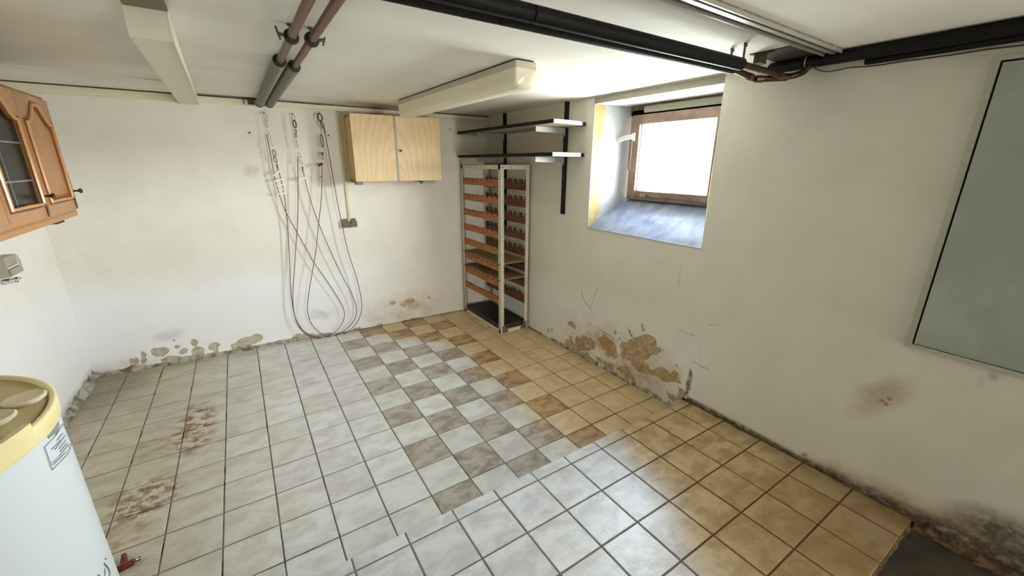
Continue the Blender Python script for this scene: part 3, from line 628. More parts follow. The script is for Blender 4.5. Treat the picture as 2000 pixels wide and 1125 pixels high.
# ------------------------------------------------------------------ copper heating pipes with clamps and grey foam
PZc = 1.964
for nm, xa, y1, lab in (('heating_pipe', 0.242, 2.22, 'brown copper pipe nearer the boxed duct, in a black clamp, grey foam at wall end'), ('heating_pipe', 0.308, 2.30, 'brown copper pipe nearer the ceiling lamp, in a black clamp, grey foam at wall end')):
    yw = YB(xa); r = root(nm, (xa, 2.0, PZc), 0, lab, 'pipe', 'copper pipes under the ceiling')
    build('copper_tube', MB().tube([(xa+0.004, -0.3, PZc), (xa, 1.8, PZc), (xa-0.006, yw-.02, PZc-0.006)], 0.0145, 16), M['copper'], r)
    fo = MB(); fo.lathe((0, 0, 0), [(0.0146, 0.004), (0.024, 0.0), (0.0275, 0.003), (0.028, 0.01), (0.0275, yw-y1-0.05)], 20, 'y'); fo.v = [(x+xa-0.003, y+y1, z+PZc-0.002) for x, y, z in fo.v]
    build('foam_sleeve', fo, M['foam_grey'], r); build('foam_end', MB().lathe((xa-.003, y1-.0015, PZc-.002), [(.0147, 0), (.0262, 0), (.0265, .002), (.0147, .002)], 24, 'y'), M['rubber'], r)
    cl = MB(); R_ = 0.0235; pr = [(R_-.008, -.012), (R_, -.011), (R_+.002, 0), (R_, .011), (R_-.008, .012)]; cl.lathe((xa, 1.80, PZc), pr, 24, 'y'); cb_ = build('clamp_ring', cl, M['rubber'], r)
    rd = MB().cyl((xa, 1.80, PZc+.024), (xa, 1.80, CZ(xa)), 0.0042, 8); rd.lathe((xa, 1.80, CZ(xa)-.006), [(.010, 0), (.010, .005)], 6)
    s = -1 if xa < .275 else 1
    build('hanger_rod', rd, M['steel_dark'], r)
    build('clamp_lug', MB().cyl((xa+s*.023, 1.80, PZc+.002), (xa+s*.044, 1.80, PZc+.004), .0055, 8), M['steel_dark'], r)
    build('clamp_screw', MB().cyl((xa+s*.036, 1.80, PZc-.014), (xa+s*.046, 1.80, PZc+.026 if s < 0 else PZc+.014), .0034, 8), M['steel_dark'], r)
    build('foam_end_band', MB().tube([(xa-.004, yw-.12, PZc-.003), (xa-.004, yw-.112, PZc-.003)], .0285, 20), M['rubber'], r)
# broken plaster hole around the foam ends
ho = MB(); ho.box(0.165, 0.205, YB(.2)-.030, YB(.2)-.020, 1.955, 1.998); ho.box(0.135, 0.142, YB(.2)-.030, YB(.2)-.020, 1.955, 2.0)
build('trim_11', ho, M['win_dark'], smooth=False, kind='structure')

# ------------------------------------------------------------------ fluorescent lamp
lr = root('ceiling_lamp', (1.19, 2.52, 1.99), math.atan2(-0.022, -1.6)+math.pi, 'long cream ceiling lamp with a boxy plastic cover by the oak cabinet', 'lamp')
L2 = 0.795; zt = CZ(1.19)-1.99
def loft(prof_fn, ys):
    m = MB(); n = len(prof_fn(ys[0]))
    for y in ys: m.v += [(x, y, z) for x, z in prof_fn(y)]
    m.f = [(i*n+k, (i+1)*n+k, (i+1)*n+(k+1) % n, i*n+(k+1) % n) for i in range(len(ys)-1) for k in range(n)]+[tuple(range(n)), tuple(reversed(range((len(ys)-1)*n, len(ys)*n)))]; return m
bs = MB().box(-0.058, 0.058, -L2, L2, zt-0.036, zt-0.006, 0.004); build('lamp_base', bs, M['lamp_base'], lr, local=True)
build('shadow_gap', MB().box(-0.050, 0.050, -L2+.01, L2-.01, zt-0.008, zt), M['gap'], lr, smooth=False, local=True)
df = MB(); 
def dprof(y):
    e = min(1, (L2-abs(y))/0.02); e = max(0.0, e)**0.5; w = 0.060-0.006*(1-e); bz = zt-0.122+0.012*(1-e); return [(-w, zt-0.034), (-w+.001, bz+.03), (-w+.004, bz+.014), (-w+.014, bz+.003), (-w+.024, bz), (w-.024, bz), (w-.014, bz+.003), (w-.004, bz+.014), (w-.001, bz+.03), (w, zt-0.034)]
df = loft(dprof, [-L2, -L2+.004, -L2+.012, -L2+.02, 0, L2-.02, L2-.012, L2-.004, L2]); build('cover', df, M['diffuser'], lr, local=True, ang=50)
build('seam', MB().box(-0.0605, 0.0605, -L2-.001, L2+.001, zt-0.037, zt-0.034), M['lamp_base'], lr, smooth=False, local=True)

# ------------------------------------------------------------------ black insulated pipes crossing the ceiling, and those along the window wall
def pipe_x(xe, y, z, r, lab, xs):
    t = root('insulated_pipe', (0.9, y, z), 0, lab, 'pipe', 'black insulated pipes across the ceiling')
    xs = [-1.08]+xs+[xe]
    for i in range(len(xs)-1):
        build('foam_sleeve', MB().tube([(xs[i]+.001, y, z), (xs[i]+.004, y, z), (xs[i+1]-.004, y, z), (xs[i+1]-.001, y, z)], [r-.003, r, r, r-.003], 28), M['foam_black'], t)
    return t
p1 = pipe_x(1.735, 1.012, 1.917, 0.0222, 'black insulated ceiling pipe without a sticker, next to the pale metal rail', [0.72])
p2 = pipe_x(1.80, 1.085, 1.922, 0.0222, 'black insulated ceiling pipe with a pale barcode sticker, behind its twin', [0.665])
for x in (0.72, 0.665):
    pass
build('seam_line', MB().box(-1.0, 1.72, 1.0, 1.0035, 1.893, 1.8965), M['gap'], p1, smooth=False)
for t, y, z in ((p1, 1.012, 1.917), (p2, 1.085, 1.922)):
    h = MB().cyl((1.74 if y < 1.05 else 1.775, y, z), (1.74 if y < 1.05 else 1.775, y, CZ(1.77)-.001), .0045, 8); x = 1.74 if y < 1.05 else 1.775
    h.tube([(x-.014, y-.006, CZ(1.77)-.012), (x-.012, y-.003, CZ(1.77)-.003), (x+.010, y, CZ(1.77)-.003), (x+.014, y+.003, CZ(1.77)-.010)], .0035, 6)
    build('hanger', h, M['steel_dark'], t)
# barcode sticker on the far pipe
st = MB(); cxs = 0.60
c = on_z(920, 32, 1.91); cxs = c.x*1.0
r_ = 0.0226
def on_pipe(x, a, rr): return (x, 1.085+rr*math.sin(a), 1.922-rr*math.cos(a))
def arc_patch(m, x0, x1, a0, a1, rr, k=5):
    V = [on_pipe(x, a0+(a1-a0)*i/k, rr) for i in range(k+1) for x in (x0, x1)]; m.add(V, [(2*i, 2*i+1, 2*i+3, 2*i+2) for i in range(k)])
arc_patch(st, cxs-.026, cxs+.026, 0.0, 1.15, r_+.0003); stk = build('sticker', st, M['paper'], p2, label='pale barcode sticker')
bc = MB(); x = cxs-.020; rs = np.random.RandomState(9)
while x < cxs+.019:
    w = rs.choice([.0008, .0014, .0022]); arc_patch(bc, x, x+w, 0.25, 0.85, r_+.0006); x += w+rs.choice([.001, .0016])
build('barcode', bc, M['gap'], stk)
# copper ends that turn down the window wall
ce = root('copper_elbows', (1.95, 1.04, 1.92), 0, 'bare brown copper pipe ends bending towards the window wall', 'pipe')
def arc3(p0, p1, p2, n=7): return [Vector(p0)*(1-t)**2+Vector(p1)*2*t*(1-t)+Vector(p2)*t*t for t in [k/n for k in range(n+1)]]
build('copper_tube', MB().tube([(1.737, 1.012, 1.917), (1.98, 1.012, 1.913)]+arc3((2.04, 1.012, 1.910), (2.125, 1.012, 1.905), (2.135, 0.965, 1.925))+[(2.142, 0.935, 1.955)], .0125, 14), M['copper_dark'], ce)
build('copper_tube', MB().tube([(1.803, 1.085, 1.919), (1.94, 1.085, 1.905)]+arc3((1.96, 1.085, 1.903), (1.985, 1.085, 1.899), (1.99, 1.07, 1.899))+[(2.08, 1.00, 1.903)], .0125, 14), M['copper_dark'], ce)
for a, b in (((1.925, 1.085, 1.906), (1.950, 1.085, 1.9045)), ((1.975, 1.078, 1.899), (1.998, 1.062, 1.899)), ((2.030, 1.012, 1.9105), (2.055, 1.012, 1.9085))): build('elbow_collar', MB().cyl(a, b, .0151, 14), M['copper'], ce)
wp = root('insulated_pipe', (2.155, 0.2, 1.962), 0, 'black insulated pipe high along the window wall, above the grey panel', 'pipe', 'black insulated pipes along the window wall')
build('foam_sleeve', MB().tube([(2.145, 1.115, 1.962), (2.145, 1.11, 1.962), (2.145, -1.7, 1.962)], [.020, .0235, .0235], 24), M['foam_black'], wp)
build('foam_joint', MB().tube([(2.145, .962, 1.962), (2.145, .958, 1.962)], .0242, 24), M['trim'], wp)
wq = root('insulated_pipe', (2.165, 0.2, 1.925), 0, 'thinner black pipe tucked under the pipe on the window wall', 'pipe', 'black insulated pipes along the window wall')
build('foam_sleeve', MB().tube([(2.179, .762, 1.936), (2.179, .757, 1.936), (2.179, -1.7, 1.936)], [.011, .0135, .0135], 20), M['foam_black'], wq)
wc = root('cable', (2.17, 0.5, 1.90), 0, 'thin brown cable sagging below the black pipe on the window wall', 'cable')
cp = [on_x(x, y, 2.186) for x, y in ((1587, 128), (1592, 134), (1605, 139), (1620, 140), (1640, 136), (1660, 131.5), (1690, 130), (1720, 127), (1760, 120), (1800, 115), (1860, 107), (1930, 96), (2000, 88))]
build('wire', MB().tube([(2.122, .958, 1.950), (2.140, .956, 1.934)]+cp+[(2.186, -1.0, 1.90)], .0022, 6), M['copper_dark'], wc)
pk = root('dark_plank', (2.06, 0.98, 1.975), 0, 'dark wooden plank on the ceiling behind the copper pipe ends', 'plank')
build('plank_board', MB().box(1.915, 2.19, 0.875, 1.09, 1.9872, 2.01), M['wood_plank'], pk, smooth=False)
build('pale_block', MB().box(1.915, 1.965, 1.04, 1.068, 1.950, 1.987), M['wood_plank'], pk, smooth=False)

# aluminium rail on the ceiling
rl = root('ceiling_rail', (0.6, 0.86, 1.98), 0, 'pale metal rail screwed to the ceiling beside the thick black pipe', 'rail')
def rail_part(y0, y1, dz0, dz1):
    m = MB(); V = []
    for x in (-0.4, 2.125):
        for y in (y0, y1):
            for dz in (dz0, dz1): V.append((x, y+0.008*(2.125-x)*0-0.004*(1.6-x), CZ(x)-dz))
    return m.add(V, [(0, 1, 3, 2), (4, 6, 7, 5), (0, 4, 5, 1), (2, 3, 7, 6), (0, 2, 6, 4), (1, 5, 7, 3)])
build('channel', rail_part(0.826, 0.893, 0.0, 0.006), M['alu_groove'], rl, smooth=False)
build('lip', rail_part(0.888, 0.893, 0.006, 0.018), M['alu'], rl, smooth=False)
build('lip', rail_part(0.846, 0.864, 0.006, 0.016), M['alu'], rl, smooth=False)
build('lip', rail_part(0.826, 0.830, 0.006, 0.018), M['alu'], rl, smooth=False)

# ------------------------------------------------------------------ oak laminate cabinet on the back wall
RZ = -math.atan(0.055)
cx0 = 1.20; cr = root('wall_cabinet', (cx0, YB(cx0), 1.393), RZ, 'pale oak laminate wall cabinet with two doors on the back wall', 'cabinet')
H_ = 0.518; xa, xb = -0.362, 0.378; dp = 0.285
body = MB().box(xa, xa+.018, -dp+.02, 0, 0, H_).box(xb-.018, xb, -dp+.02, 0, 0, H_).box(xa, xb, -dp+.02, 0, 0, .018).box(xa, xb, -dp+.02, 0, H_-.018, H_).box(xa, xb, -.008, 0, 0, H_)
build('carcass', body, M['oak_side'], cr, smooth=False, local=True)
xd = -0.018
dl = build('door', MB().box(xa+.001, xd-.003, -dp, -dp+.018, -.002, H_+.0, .001), M['oak_front'], cr, smooth=False, local=True)
d2 = build('door', MB().box(xd+.014, xb-.001, -dp, -dp+.018, -.002, H_+.0, .001), M['oak_front'], cr, smooth=False, local=True)
build('door_edging', MB().box(xd-.003, xd+.014, -dp-.0015, -dp+.018, -.002, H_, .001), M['edge_white'], cr, smooth=False, local=True, label='white vertical edging strip')
kb = MB().lathe((xd+.037, -dp, 0.245), [(.004, -.0), (.004, -.010), (.009, -.012), (.010, -.018), (.007, -.022)], 20, 'y'); build('knob', kb, M['black_plastic'], d2, local=True)
for x0, x1 in ((xa+.004, xa+.06), (xb-.175, xb-.055)):
    build('bracket', MB().box(x0, x1, -dp+.03, -dp+.10, -.030, 0.0, .002).box(x0+.01, x0+.03, -dp+.02, 0.0, -.018, 0.0), M['gusset'], cr, smooth=False, local=True)
for z in (.42, .06): build('hinge', MB().box(xa-.002, xa, -dp+.022, -dp+.03, z, z+.035), M['steel_dark'], cr, smooth=False, local=True)

# cable duct and double socket
x = 0.800; tk = root('cable_duct', (x, YB(x), 1.05), RZ, 'narrow cream cable duct running down the wall to the brown socket', 'duct')
build('duct_channel', MB().box(-.012, .012, -.014, 0, 0.0, .895, .0015), M['trunk'], tk, local=True)
x = 0.790; so_ = root('wall_socket', (x, YB(x), 0.985), RZ, 'double wall socket with two brown covers below the cream cable duct', 'socket')
build('back_plate', MB().box(-.062, .066, -.018, 0, 0.0, .078, .004), M['sock_plate'], so_, local=True)
for c in (-.030, .036):
    poly = [(c-.028, .002), (c+.028, .002), (c+.028, .050), (c+.019, .058), (c+.016, .076), (c-.016, .076), (c-.019, .058), (c-.028, .050)]
    build('cover', MB().prism(poly, -.036, -.016, lambda u, v, a: (u, a, v)), M['sock_brown'], so_, smooth=False, local=True)
build('cable_grip', MB().cyl((.003, -.024, .064), (.003, -.004, .064), .010, 14), M['sock_plate'], so_, local=True)

# ------------------------------------------------------------------ three hanging steel cables
OFF = 0.055
def BP(x, y, off=OFF): return on_back(x, y, off)
def smooth_path(P, k=5):
    P = [Vector(p) for p in P]; out = []
    for i in range(len(P)-1):
        a = P[max(0, i-1)]; b = P[i]; c = P[i+1]; d = P[min(len(P)-1, i+2)]
        for j in range(k):
            t = j/k; out.append(0.5*((2*b)+(c-a)*t+(2*a-5*b+4*c-d)*t*t+(3*b-a-3*c+d)*t**3))
    out.append(P[-1]); return out
def link_loop(cx, cy, L, Wd, ang, r, off=OFF):
    """an elongated wire loop (carabiner, chain link) centred at photo point, in the plane of the wall"""
    c = BP(cx, cy, off); pts = []
    for k in range(16):
        q = 2*math.pi*k/16; u = Wd/2*math.sin(q); v = L/2*math.cos(q)*(1.0); pts.append(Vector((c.x+u*math.cos(ang)+v*math.sin(ang), c.y-0.055*u, c.z-u*math.sin(ang)+v*math.cos(ang))))
    return pts
S1 = [(520.5, 262), (525, 285), (530, 310), (535, 340), (541, 365), (549, 390), (559, 415), (585, 463), (600, 489), (614, 514), (636, 545), (655, 574), (667, 594), (672.5, 610), (671, 625), (662, 641), (650, 652), (635, 658), (622, 659), (606, 655), (590, 643), (580, 628), (574, 610), (570, 585), (567, 555), (566, 520), (563.5, 470), (561.5, 440), (559, 415), (555, 380), (549, 352), (541.5, 325)]
S2 = [(581.5, 306), (582, 340), (582.2, 380), (582, 410), (580.5, 445), (577, 495), (574, 540), (572, 575), (573.5, 605), (580, 630), (592, 648), (608, 658), (625, 661), (645, 658), (665, 651), (682, 638), (692, 624), (696, 608), (694, 592), (685, 570), (670, 542), (652, 505), (638, 474), (625, 443), (612, 408), (600, 368), (591, 330)]
S3 = [(629, 322), (629, 350), (627.5, 390), (623, 430), (618, 480), (612, 520), (605, 560), (601, 590), (601, 610), (607, 630), (620, 646), (634, 655), (650, 658), (668, 654), (684, 644), (697, 630), (705, 612), (706.5, 592), (702, 566), (695, 538), (685, 508), (676, 476), (669, 443), (661, 405), (652, 355), (643, 305), (634, 256)]
hang = [
 (S1, 'steel cable looped on the wall hook nearest the boxed duct, with plastic ties', (515.5, 221),
  [(518.5, 228, .062, .022, -.15, .0022), (521, 243, .045, .012, -.1, .0022), (525.5, 265, .085, .016, -.25, .0012), (531.5, 283, .030, .004, -.25, .0012), (535.5, 299, .048, .022, -.15, .0025), (538, 312, .045, .018, -.2, .0028)],
  [((534, 343), (548, 332), 'w'), ((537, 353), (556, 348), 'w'), ((540, 362), (556, 360), 'c'), ((543, 371), (557, 369), 'c'), ((541, 379), (560, 377), 'w')]),
 (S2, 'steel cable looped on the middle wall hook, one plastic tie', (571.5, 223),
  [(573.5, 230, .050, .018, -.1, .0022), (575.5, 242, .055, .020, -.05, .0045), (577.5, 256, .030, .012, -.1, .0025), (577.5, 265, .032, .012, .0, .0025), (580.5, 281, .065, .006, -.1, .0018), (585, 303, .042, .016, -.35, .0022), (587.5, 316, .040, .014, -.35, .0022)],
  [((585, 348), (600, 346), 'w'), ((586, 351), (601, 349), 'c')]),
 (S3, 'steel cable looped on the wall hook nearest the oak cabinet, with a black tag', (624, 222),
  [(624.5, 229, .055, .034, -.1, .0045), (629.5, 244, .052, .016, -.2, .0035), (628.5, 275, .100, .016, -.02, .0028), (629.5, 300, .018, .014, 0, .004), (630.2, 308, .036, .014, 0, .0022)],
  [((621.5, 324), (630, 319), 'b'), ((626, 345), (629, 346), 'r')])]
for ci, (P, lab, nail, links, ties) in enumerate(hang):
    OFF = (0.050, 0.062, 0.074)[ci]
    base = BP(*nail, 0); r = root('hanging_cable', tuple(base), 0, lab, 'cable', 'steel cables hanging on the back wall')
    pts = smooth_path([BP(x, y, OFF+0.003*math.sin(i*0.9)) for i, (x, y) in enumerate(P)], 4)
    build('wire_loop', MB().tube(pts, .0031, 7), M['cable'], r)
    nl = MB(); a = BP(nail[0], nail[1], 0.0); b = BP(nail[0], nail[1], OFF+.006); nl.cyl(a, b, .0032, 8); nl.cyl(b, (b.x, b.y-.001, b.z+.012), .0028, 8); build('wall_hook', nl, M['steel_dark'], r)
    for i, (cx, cy, L, Wd, an, rr) in enumerate(links):
        m = MB().tube(link_loop(cx, cy, L, Wd, an, rr, OFF), rr*1.15, 7, closed=True); build('link', m, M['steel_dark'] if rr > .0022 else M['steel'], r)
    q = P[-1]; build('ferrule', MB().cyl(BP(q[0]-.5, q[1]-5, OFF), BP(q[0]+.5, q[1]+4, OFF), .005, 8), M['cable'], r)
    for a, b, kd in ties:
        m = MB().cyl(BP(a[0], a[1], OFF+.006), BP(b[0], b[1], OFF+.006), {'w': .0060, 'c': .0036, 'b': .008, 'r': .004}[kd], 8)
        build('tag' if kd == 'b' else 'tie', m, M['black_plastic'] if kd == 'b' else (M['cable'] if kd == 'r' else M['clip']), r)
# small nails left in the back wall
for k, (x, y, lab) in enumerate([(487.5, 259, 'tiny rusty nail in the wall beside the hanging cables'), (641.5, 264.5, 'tiny dark screw in the wall between cable hook and cable duct'), (879, 253, 'small brown screw in the wall beside the cabinet, below the shelf end')]):
    a = BP(x, y, -.004); b = BP(x, y, .012); build('nail', MB().cyl(a, b, .0035, 8).cyl(b, BP(x, y, .015), .0065, 10), M['rust'], label=lab, category=None) if False else None
    o = build('nail', MB().cyl(a, b, .0035, 8).cyl(b, BP(x, y, .015), .0065, 10), M['rust']); tag(o, lab, 'nail', 'nails in the back wall')

# ------------------------------------------------------------------ shelving on the window wall
for yy, z0, lab in ((2.592, 1.148, 'black slotted shelf track on the wall nearest the window'), (3.476, 0.95, 'black slotted shelf track behind the bottle rack')):
    t = root('shelf_track', (WX, yy, z0), 0, lab, 'shelf track', 'shelf tracks on the window wall')
    build('track_bar', MB().box(WX-.022, WX, yy-.0165, yy+.0165, z0, 1.986, .001), M['black_paint'], t, smooth=False)
    sl = MB(); z = z0+.02
    while z < 1.96: sl.box(WX-.0225, WX-.021, yy-.009, yy-.006, z, z+.010).box(WX-.0225, WX-.021, yy+.006, yy+.009, z, z+.010); z += .02
    o = build('slots', sl, M['gap'], t, smooth=False); o['kind'] = 'stuff'
for zs, lab in ((1.803, 'upper black edged wall shelf with a rounded white end'), (1.590, 'lower black edged wall shelf with a rounded white end')):
    t = root('wall_shelf', (2.02, 3.05, zs), 0, lab, 'shelf', 'shelves on the window wall')
    th = .0245; X0 = 1.847; X1 = 2.172
    end = [(X0, 2.325)]+[(X0+(2.185-X0)*math.sin(a), 2.325+.10*(1-math.cos(a))**1.0*0.9) for a in [math.pi/2*k/8 for k in range(1, 9)]]
    ye = YB(X0)-.045
    poly = end+[(X1+.013, ye), (X0, ye)]
    build('board', MB().prism(poly, zs, zs+th, lambda u, v, a: (u, v, a)), M['shelf_board'], t, smooth=False)
    build('front_edging', MB().box(X0-.003, X0, 2.325, ye, zs-.0005, zs+th+.0005), M['shelf_edge'], t, smooth=False)
    we = MB(); n = len(end)-2
    V = [(u, v-.003, z) for (u, v) in end[:n+1] for z in (zs-.0005, zs+th+.0005)]+[(u, v, z) for (u, v) in end[:n+1] for z in (zs-.0005, zs+th+.0005)]; k = 2*(n+1)
    we.add(V, [(2*i, 2*i+2, 2*i+3, 2*i+1) for i in range(n)]+[(k+2*i, k+2*i+1, k+2*i+3, k+2*i+2) for i in range(n)]+[(2*i, k+2*i, k+2*i+2, 2*i+2) for i in range(n)]+[(2*i+1, 2*i+3, k+2*i+3, k+2*i+1) for i in range(n)])
    build('end_edging', we, M['edge_white'], t, label='white curved end edging')
    (u0, v0), (u1, v1) = end[-3], end[-1]
    build('end_corner', MB().box(2.135, 2.186, min(v0, v1)-.004, v1+.02, zs-.001, zs+th+.001), M['shelf_edge'], t, smooth=False)
    for yy in (2.592, 3.476):
        bk = MB().prism([(1.895, zs-.002), (WX-.020, zs-.002), (WX-.020, zs-.062), (WX-.034, zs-.062), (WX-.045, zs-.044), (1.895, zs-.038)], yy-.006, yy+.006, lambda u, v, a: (u, a, v))
        b_ = build('bracket', bk, M['edge_white'], t, smooth=False)
        build('bracket_screw', MB().cyl((WX-.030, yy-.010, zs-.050), (WX-.030, yy-.005, zs-.050), .004, 8), M['rust'], b_)

# ------------------------------------------------------------------ bottle rack in the corner
rk = root('bottle_rack', (2.02, 3.44, 0), 0, 'white slotted metal rack with orange notched bottle slats in the corner', 'rack')
RX0, RX1, RY0, RY1, RH = 1.869, 2.172, 3.046, 3.792, 1.528
def angle_post(x, y, sx, sy, z0, z1, w=.036, t=.002):
    m = MB().box(min(x, x+sx*w), max(x, x+sx*w), min(y, y+sy*t), max(y, y+sy*t), z0, z1).box(min(x, x+sx*t), max(x, x+sx*t), min(y, y+sy*w), max(y, y+sy*w), z0, z1); return m
def holes(kind, c, sgn, z0, z1, off):
    m = MB(); z = z0+.03; x, y = c
    while z < z1-.02:
        if kind == 'y': m.box(x+off-.003, x+off+.003, y-.0006, y+.0, z, z+.006)
        else: m.box(x-.0006, x+.0, y+off-.003, y+off+.003, z, z+.006)
        z += .025
    return m
for x, y, sx, sy in ((RX0, RY0, 1, 1), (RX1, RY0, -1, 1), (RX0, RY1, 1, -1), (RX1, RY1, -1, -1)):
    p = build('post', angle_post(x, y, sx, sy, 0.0, RH), M['white_metal'], rk, smooth=False)
    if y == RY0:
        o = build('post_holes', holes('y', (x, y), 1, 0, RH, sx*.024), M['hole'], p, smooth=False); o['kind'] = 'stuff'
    if x == RX0:
        o = build('post_holes', holes('x', (x, y), 1, 0, RH, sy*.018), M['hole'], p, smooth=False); o['kind'] = 'stuff'
for z in (0.0, RH-.036):
    for x, s in ((RX0, 1), (RX1, -1)):
        build('rail', MB().box(min(x, x+s*.002), max(x, x+s*.002), RY0, RY1+.03, z, z+.036).box(min(x, x+s*.03), max(x, x+s*.03), RY0, RY1, z if z == 0 else z+.034, z+.002 if z == 0 else z+.036), M['white_metal'], rk, smooth=False)
    for y, s in ((RY0, 1), (RY1, -1)):
        build('rail', MB().box(RX0, RX1, min(y, y-s*.002), max(y, y-s*.002), z, z+.036), M['white_metal'], rk, smooth=False)
rb_ = MB()
for x in (RX0+.012, RX0+.03, RX1-.012, RX1-.03, RX0+.10, RX1-.06): rb_.cyl((x, RY0-.002, RH-.018), (x, RY0-.006, RH-.018), .004, 8)
for y in (RY0+.012, RY0+.03, RY0+.10): rb_.cyl((RX0, y, RH-.018), (RX0-.004, y, RH-.018), .004, 8)
build('bolts', rb_, M['steel_dark'], rk)['kind'] = 'stuff'
for x, s in ((RX0+.036, 1), (RX1-.036, -1)):
    build('gusset', MB().prism([(x-s*.02, .004), (x+s*.045, .004), (x+s*.045, .022), (x+s*.01, .062), (x-s*.02, .075)], RY0-.0065, RY0-.0025, lambda u, v, a: (u, a, v)), M['gusset'], rk, smooth=False)
def slat(x, z1, h, nn, nr, depth, t=.014, flip=False):
    """notched slat along y; nn notches of half width nr"""
    ys = []; y0, y1 = RY0+.010, RY1-.008; top = []; L = y1-y0
    prof = [(y0, 0)]
    for k in range(nn):
        c = y0+L*(k+.5)/nn
        for q in range(7):
            a = math.pi*q/6; prof.append((c-nr*math.cos(a), -depth*math.sin(a)**0.75 if 0 < q < 6 else 0))
    prof.append((y1, 0)); n = len(prof)
    m = MB(); V = []
    for xx in (x, x+t):
        for (y, dz) in prof: V += [(xx, y, z1+dz), (xx, y, z1-h)]
    k = 2*n; Fc = []
    for i in range(n-1):
        Fc += [(2*i, 2*i+1, 2*i+3, 2*i+2), (k+2*i, k+2*i+2, k+2*i+3, k+2*i+1), (2*i, 2*i+2, k+2*i+2, k+2*i), (2*i+1, k+2*i+1, k+2*i+3, 2*i+3)]
    Fc += [(0, k, k+1, 1), (2*n-2, 2*n-1, k+2*n-1, k+2*n-2)]; return m.add(V, Fc)
LV = [1.406, 1.256, 1.108, 0.958, 0.810, 0.662, 0.512, 0.350]
for i, z in enumerate(LV):
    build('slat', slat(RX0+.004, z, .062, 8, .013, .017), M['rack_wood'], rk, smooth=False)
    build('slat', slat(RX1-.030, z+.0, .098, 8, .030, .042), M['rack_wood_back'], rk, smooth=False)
for z in (0.664, 0.514):
    build('loose_board', MB().box(RX0-.003, RX1-.010, RY0+.010, RY1-.008, z, z+.010, .001), M['chipboard'], rk, smooth=False)
tr = root('tray', (2.02, 3.43, 0.004), 0, 'black plastic tray lying in the bottom of the bottle rack', 'tray')
t_ = MB().box(RX0+.010, RX1-.012, RY0+.012, RY1-.045, .006, .040, .003); build('tray_base', t_, M['tray_side'], tr)
rim = MB().strip([(RX0+.006, RY0+.010), (RX1-.008, RY0+.010), (RX1-.008, RY1-.043), (RX0+.006, RY1-.043)], [(RX0+.016, RY0+.020), (RX1-.018, RY0+.020), (RX1-.018, RY1-.053), (RX0+.016, RY1-.053)], .040, .078, lambda u, v, a: (u, v, a))
build('tray_rim', rim, M['tray_side'], tr, smooth=False)
build('tray_top', MB().box(RX0+.014, RX1-.016, RY0+.018, RY1-.050, .060, .074, .002), M['tray'], tr, smooth=False)

# ------------------------------------------------------------------ grey panel on the window wall
pn = root('wall_panel', (WX, 0.1, 0.84), 0, 'large grey green access panel with a thin frame beside the window', 'panel')
PY0, PY1, PZ0, PZ1 = -0.30, 0.407, 0.838, 1.888
build('panel_frame', MB().strip([(PY0, PZ0), (PY1, PZ0), (PY1, PZ1), (PY0, PZ1)], [(PY0+.02, PZ0+.014), (PY1-.020, PZ0+.014), (PY1-.020, PZ1-.014), (PY0+.02, PZ1-.014)], WX-.014, WX+.002, lambda u, v, a: (a, u, v)), M['panel_frame'], pn, smooth=False)
build('shadow_gap', MB().box(WX-.003, WX, PY0+.01, PY1-.012, PZ0+.008, PZ1-.008), M['gap'], pn, smooth=False)
build('panel_door', MB().box(WX-.016, WX-.004, PY0+.026, PY1-.0265, PZ0+.0175, PZ1-.0205, .001), M['panel_grey'], pn, smooth=False)

# ------------------------------------------------------------------ honey oak cabinet hung on the left wall
OX = -0.78; oy0, oym, oy1, oz0, oz1 = 2.46, 2.912, 3.338, 1.300, 1.850
ok = root('oak_cabinet', (-1.11, 2.8, oz0), 0, 'honey oak wall cabinet with leaded glass door and arched panel door', 'cabinet')
build('carcass', MB().box(-1.112, OX-.022, 2.03, oy1-.004, oz0-.03, oz1-.003, .001), M['honey_dark'], ok, smooth=False)
build('cornice', MB().box(-1.112, OX-.012, 2.02, oy1+.0, oz1-.004, oz1+.010, .002), M['honey_dark'], ok, smooth=False)
lr_ = MB().prism([(OX-.003, oz0-.001), (OX-.003, oz0-.020), (OX-.010, oz0-.028), (OX-.006, oz0-.034), (OX-.006, oz0-.055), (OX-.045, oz0-.055), (OX-.045, oz0-.001)], 2.02, oy1-.008, lambda u, v, a: (u, a, v))
build('bottom_rail', lr_, M['honey_oak'], ok, smooth=False)
for y in (2.40, 3.20): build('hanging_block', MB().box(OX-.10, OX-.05, y-.05, y+.06, oz0-.082, oz0-.030), M['wood_plank'], ok, smooth=False)
def arch(y0, y1, z0, z1, rise=.085, n=18, flat=.12):
    """inner contour of an arched door opening, counter-clockwise, and its matching outer points"""
    pts = [(y0, z0), ((y0+y1)/2, z0), (y1, z0), (y1, (z0+z1)/2), (y1, z1-rise)]
    for k in range(1, n):
        a = k/n; y = y1+(y0-y1)*a; s = abs(2*a-1); s = max(0.0, min(1.0, (1-s-flat)/(1-flat))); h = (0.5-0.5*math.cos(math.pi*min(1, s*1.15)))
        pts.append((y, z1-rise+rise*h))
    pts += [(y0, z1-rise), (y0, (z0+z1)/2)]; return pts
def outer_match(inner, y0, y1, z0, z1):
    iy0 = min(p[0] for p in inner); iy1 = max(p[0] for p in inner); iz0 = min(p[1] for p in inner); iz1 = max(p[1] for p in inner); out = []
    n = len(inner)
    for i, (y, z) in enumerate(inner):
        if i == 0: out.append((y0, z0))
        elif i == 1: out.append((y, z0))
        elif i == 2: out.append((y1, z0))
        elif i == 3: out.append((y1, z))
        elif i == 4: out.append((y1, z1))
        elif i == n-2: out.append((y0, z1))
        elif i == n-1: out.append((y0, z))
        else: out.append((y, z1))
    return out
mpx = lambda u, v, a: (a, u, v)
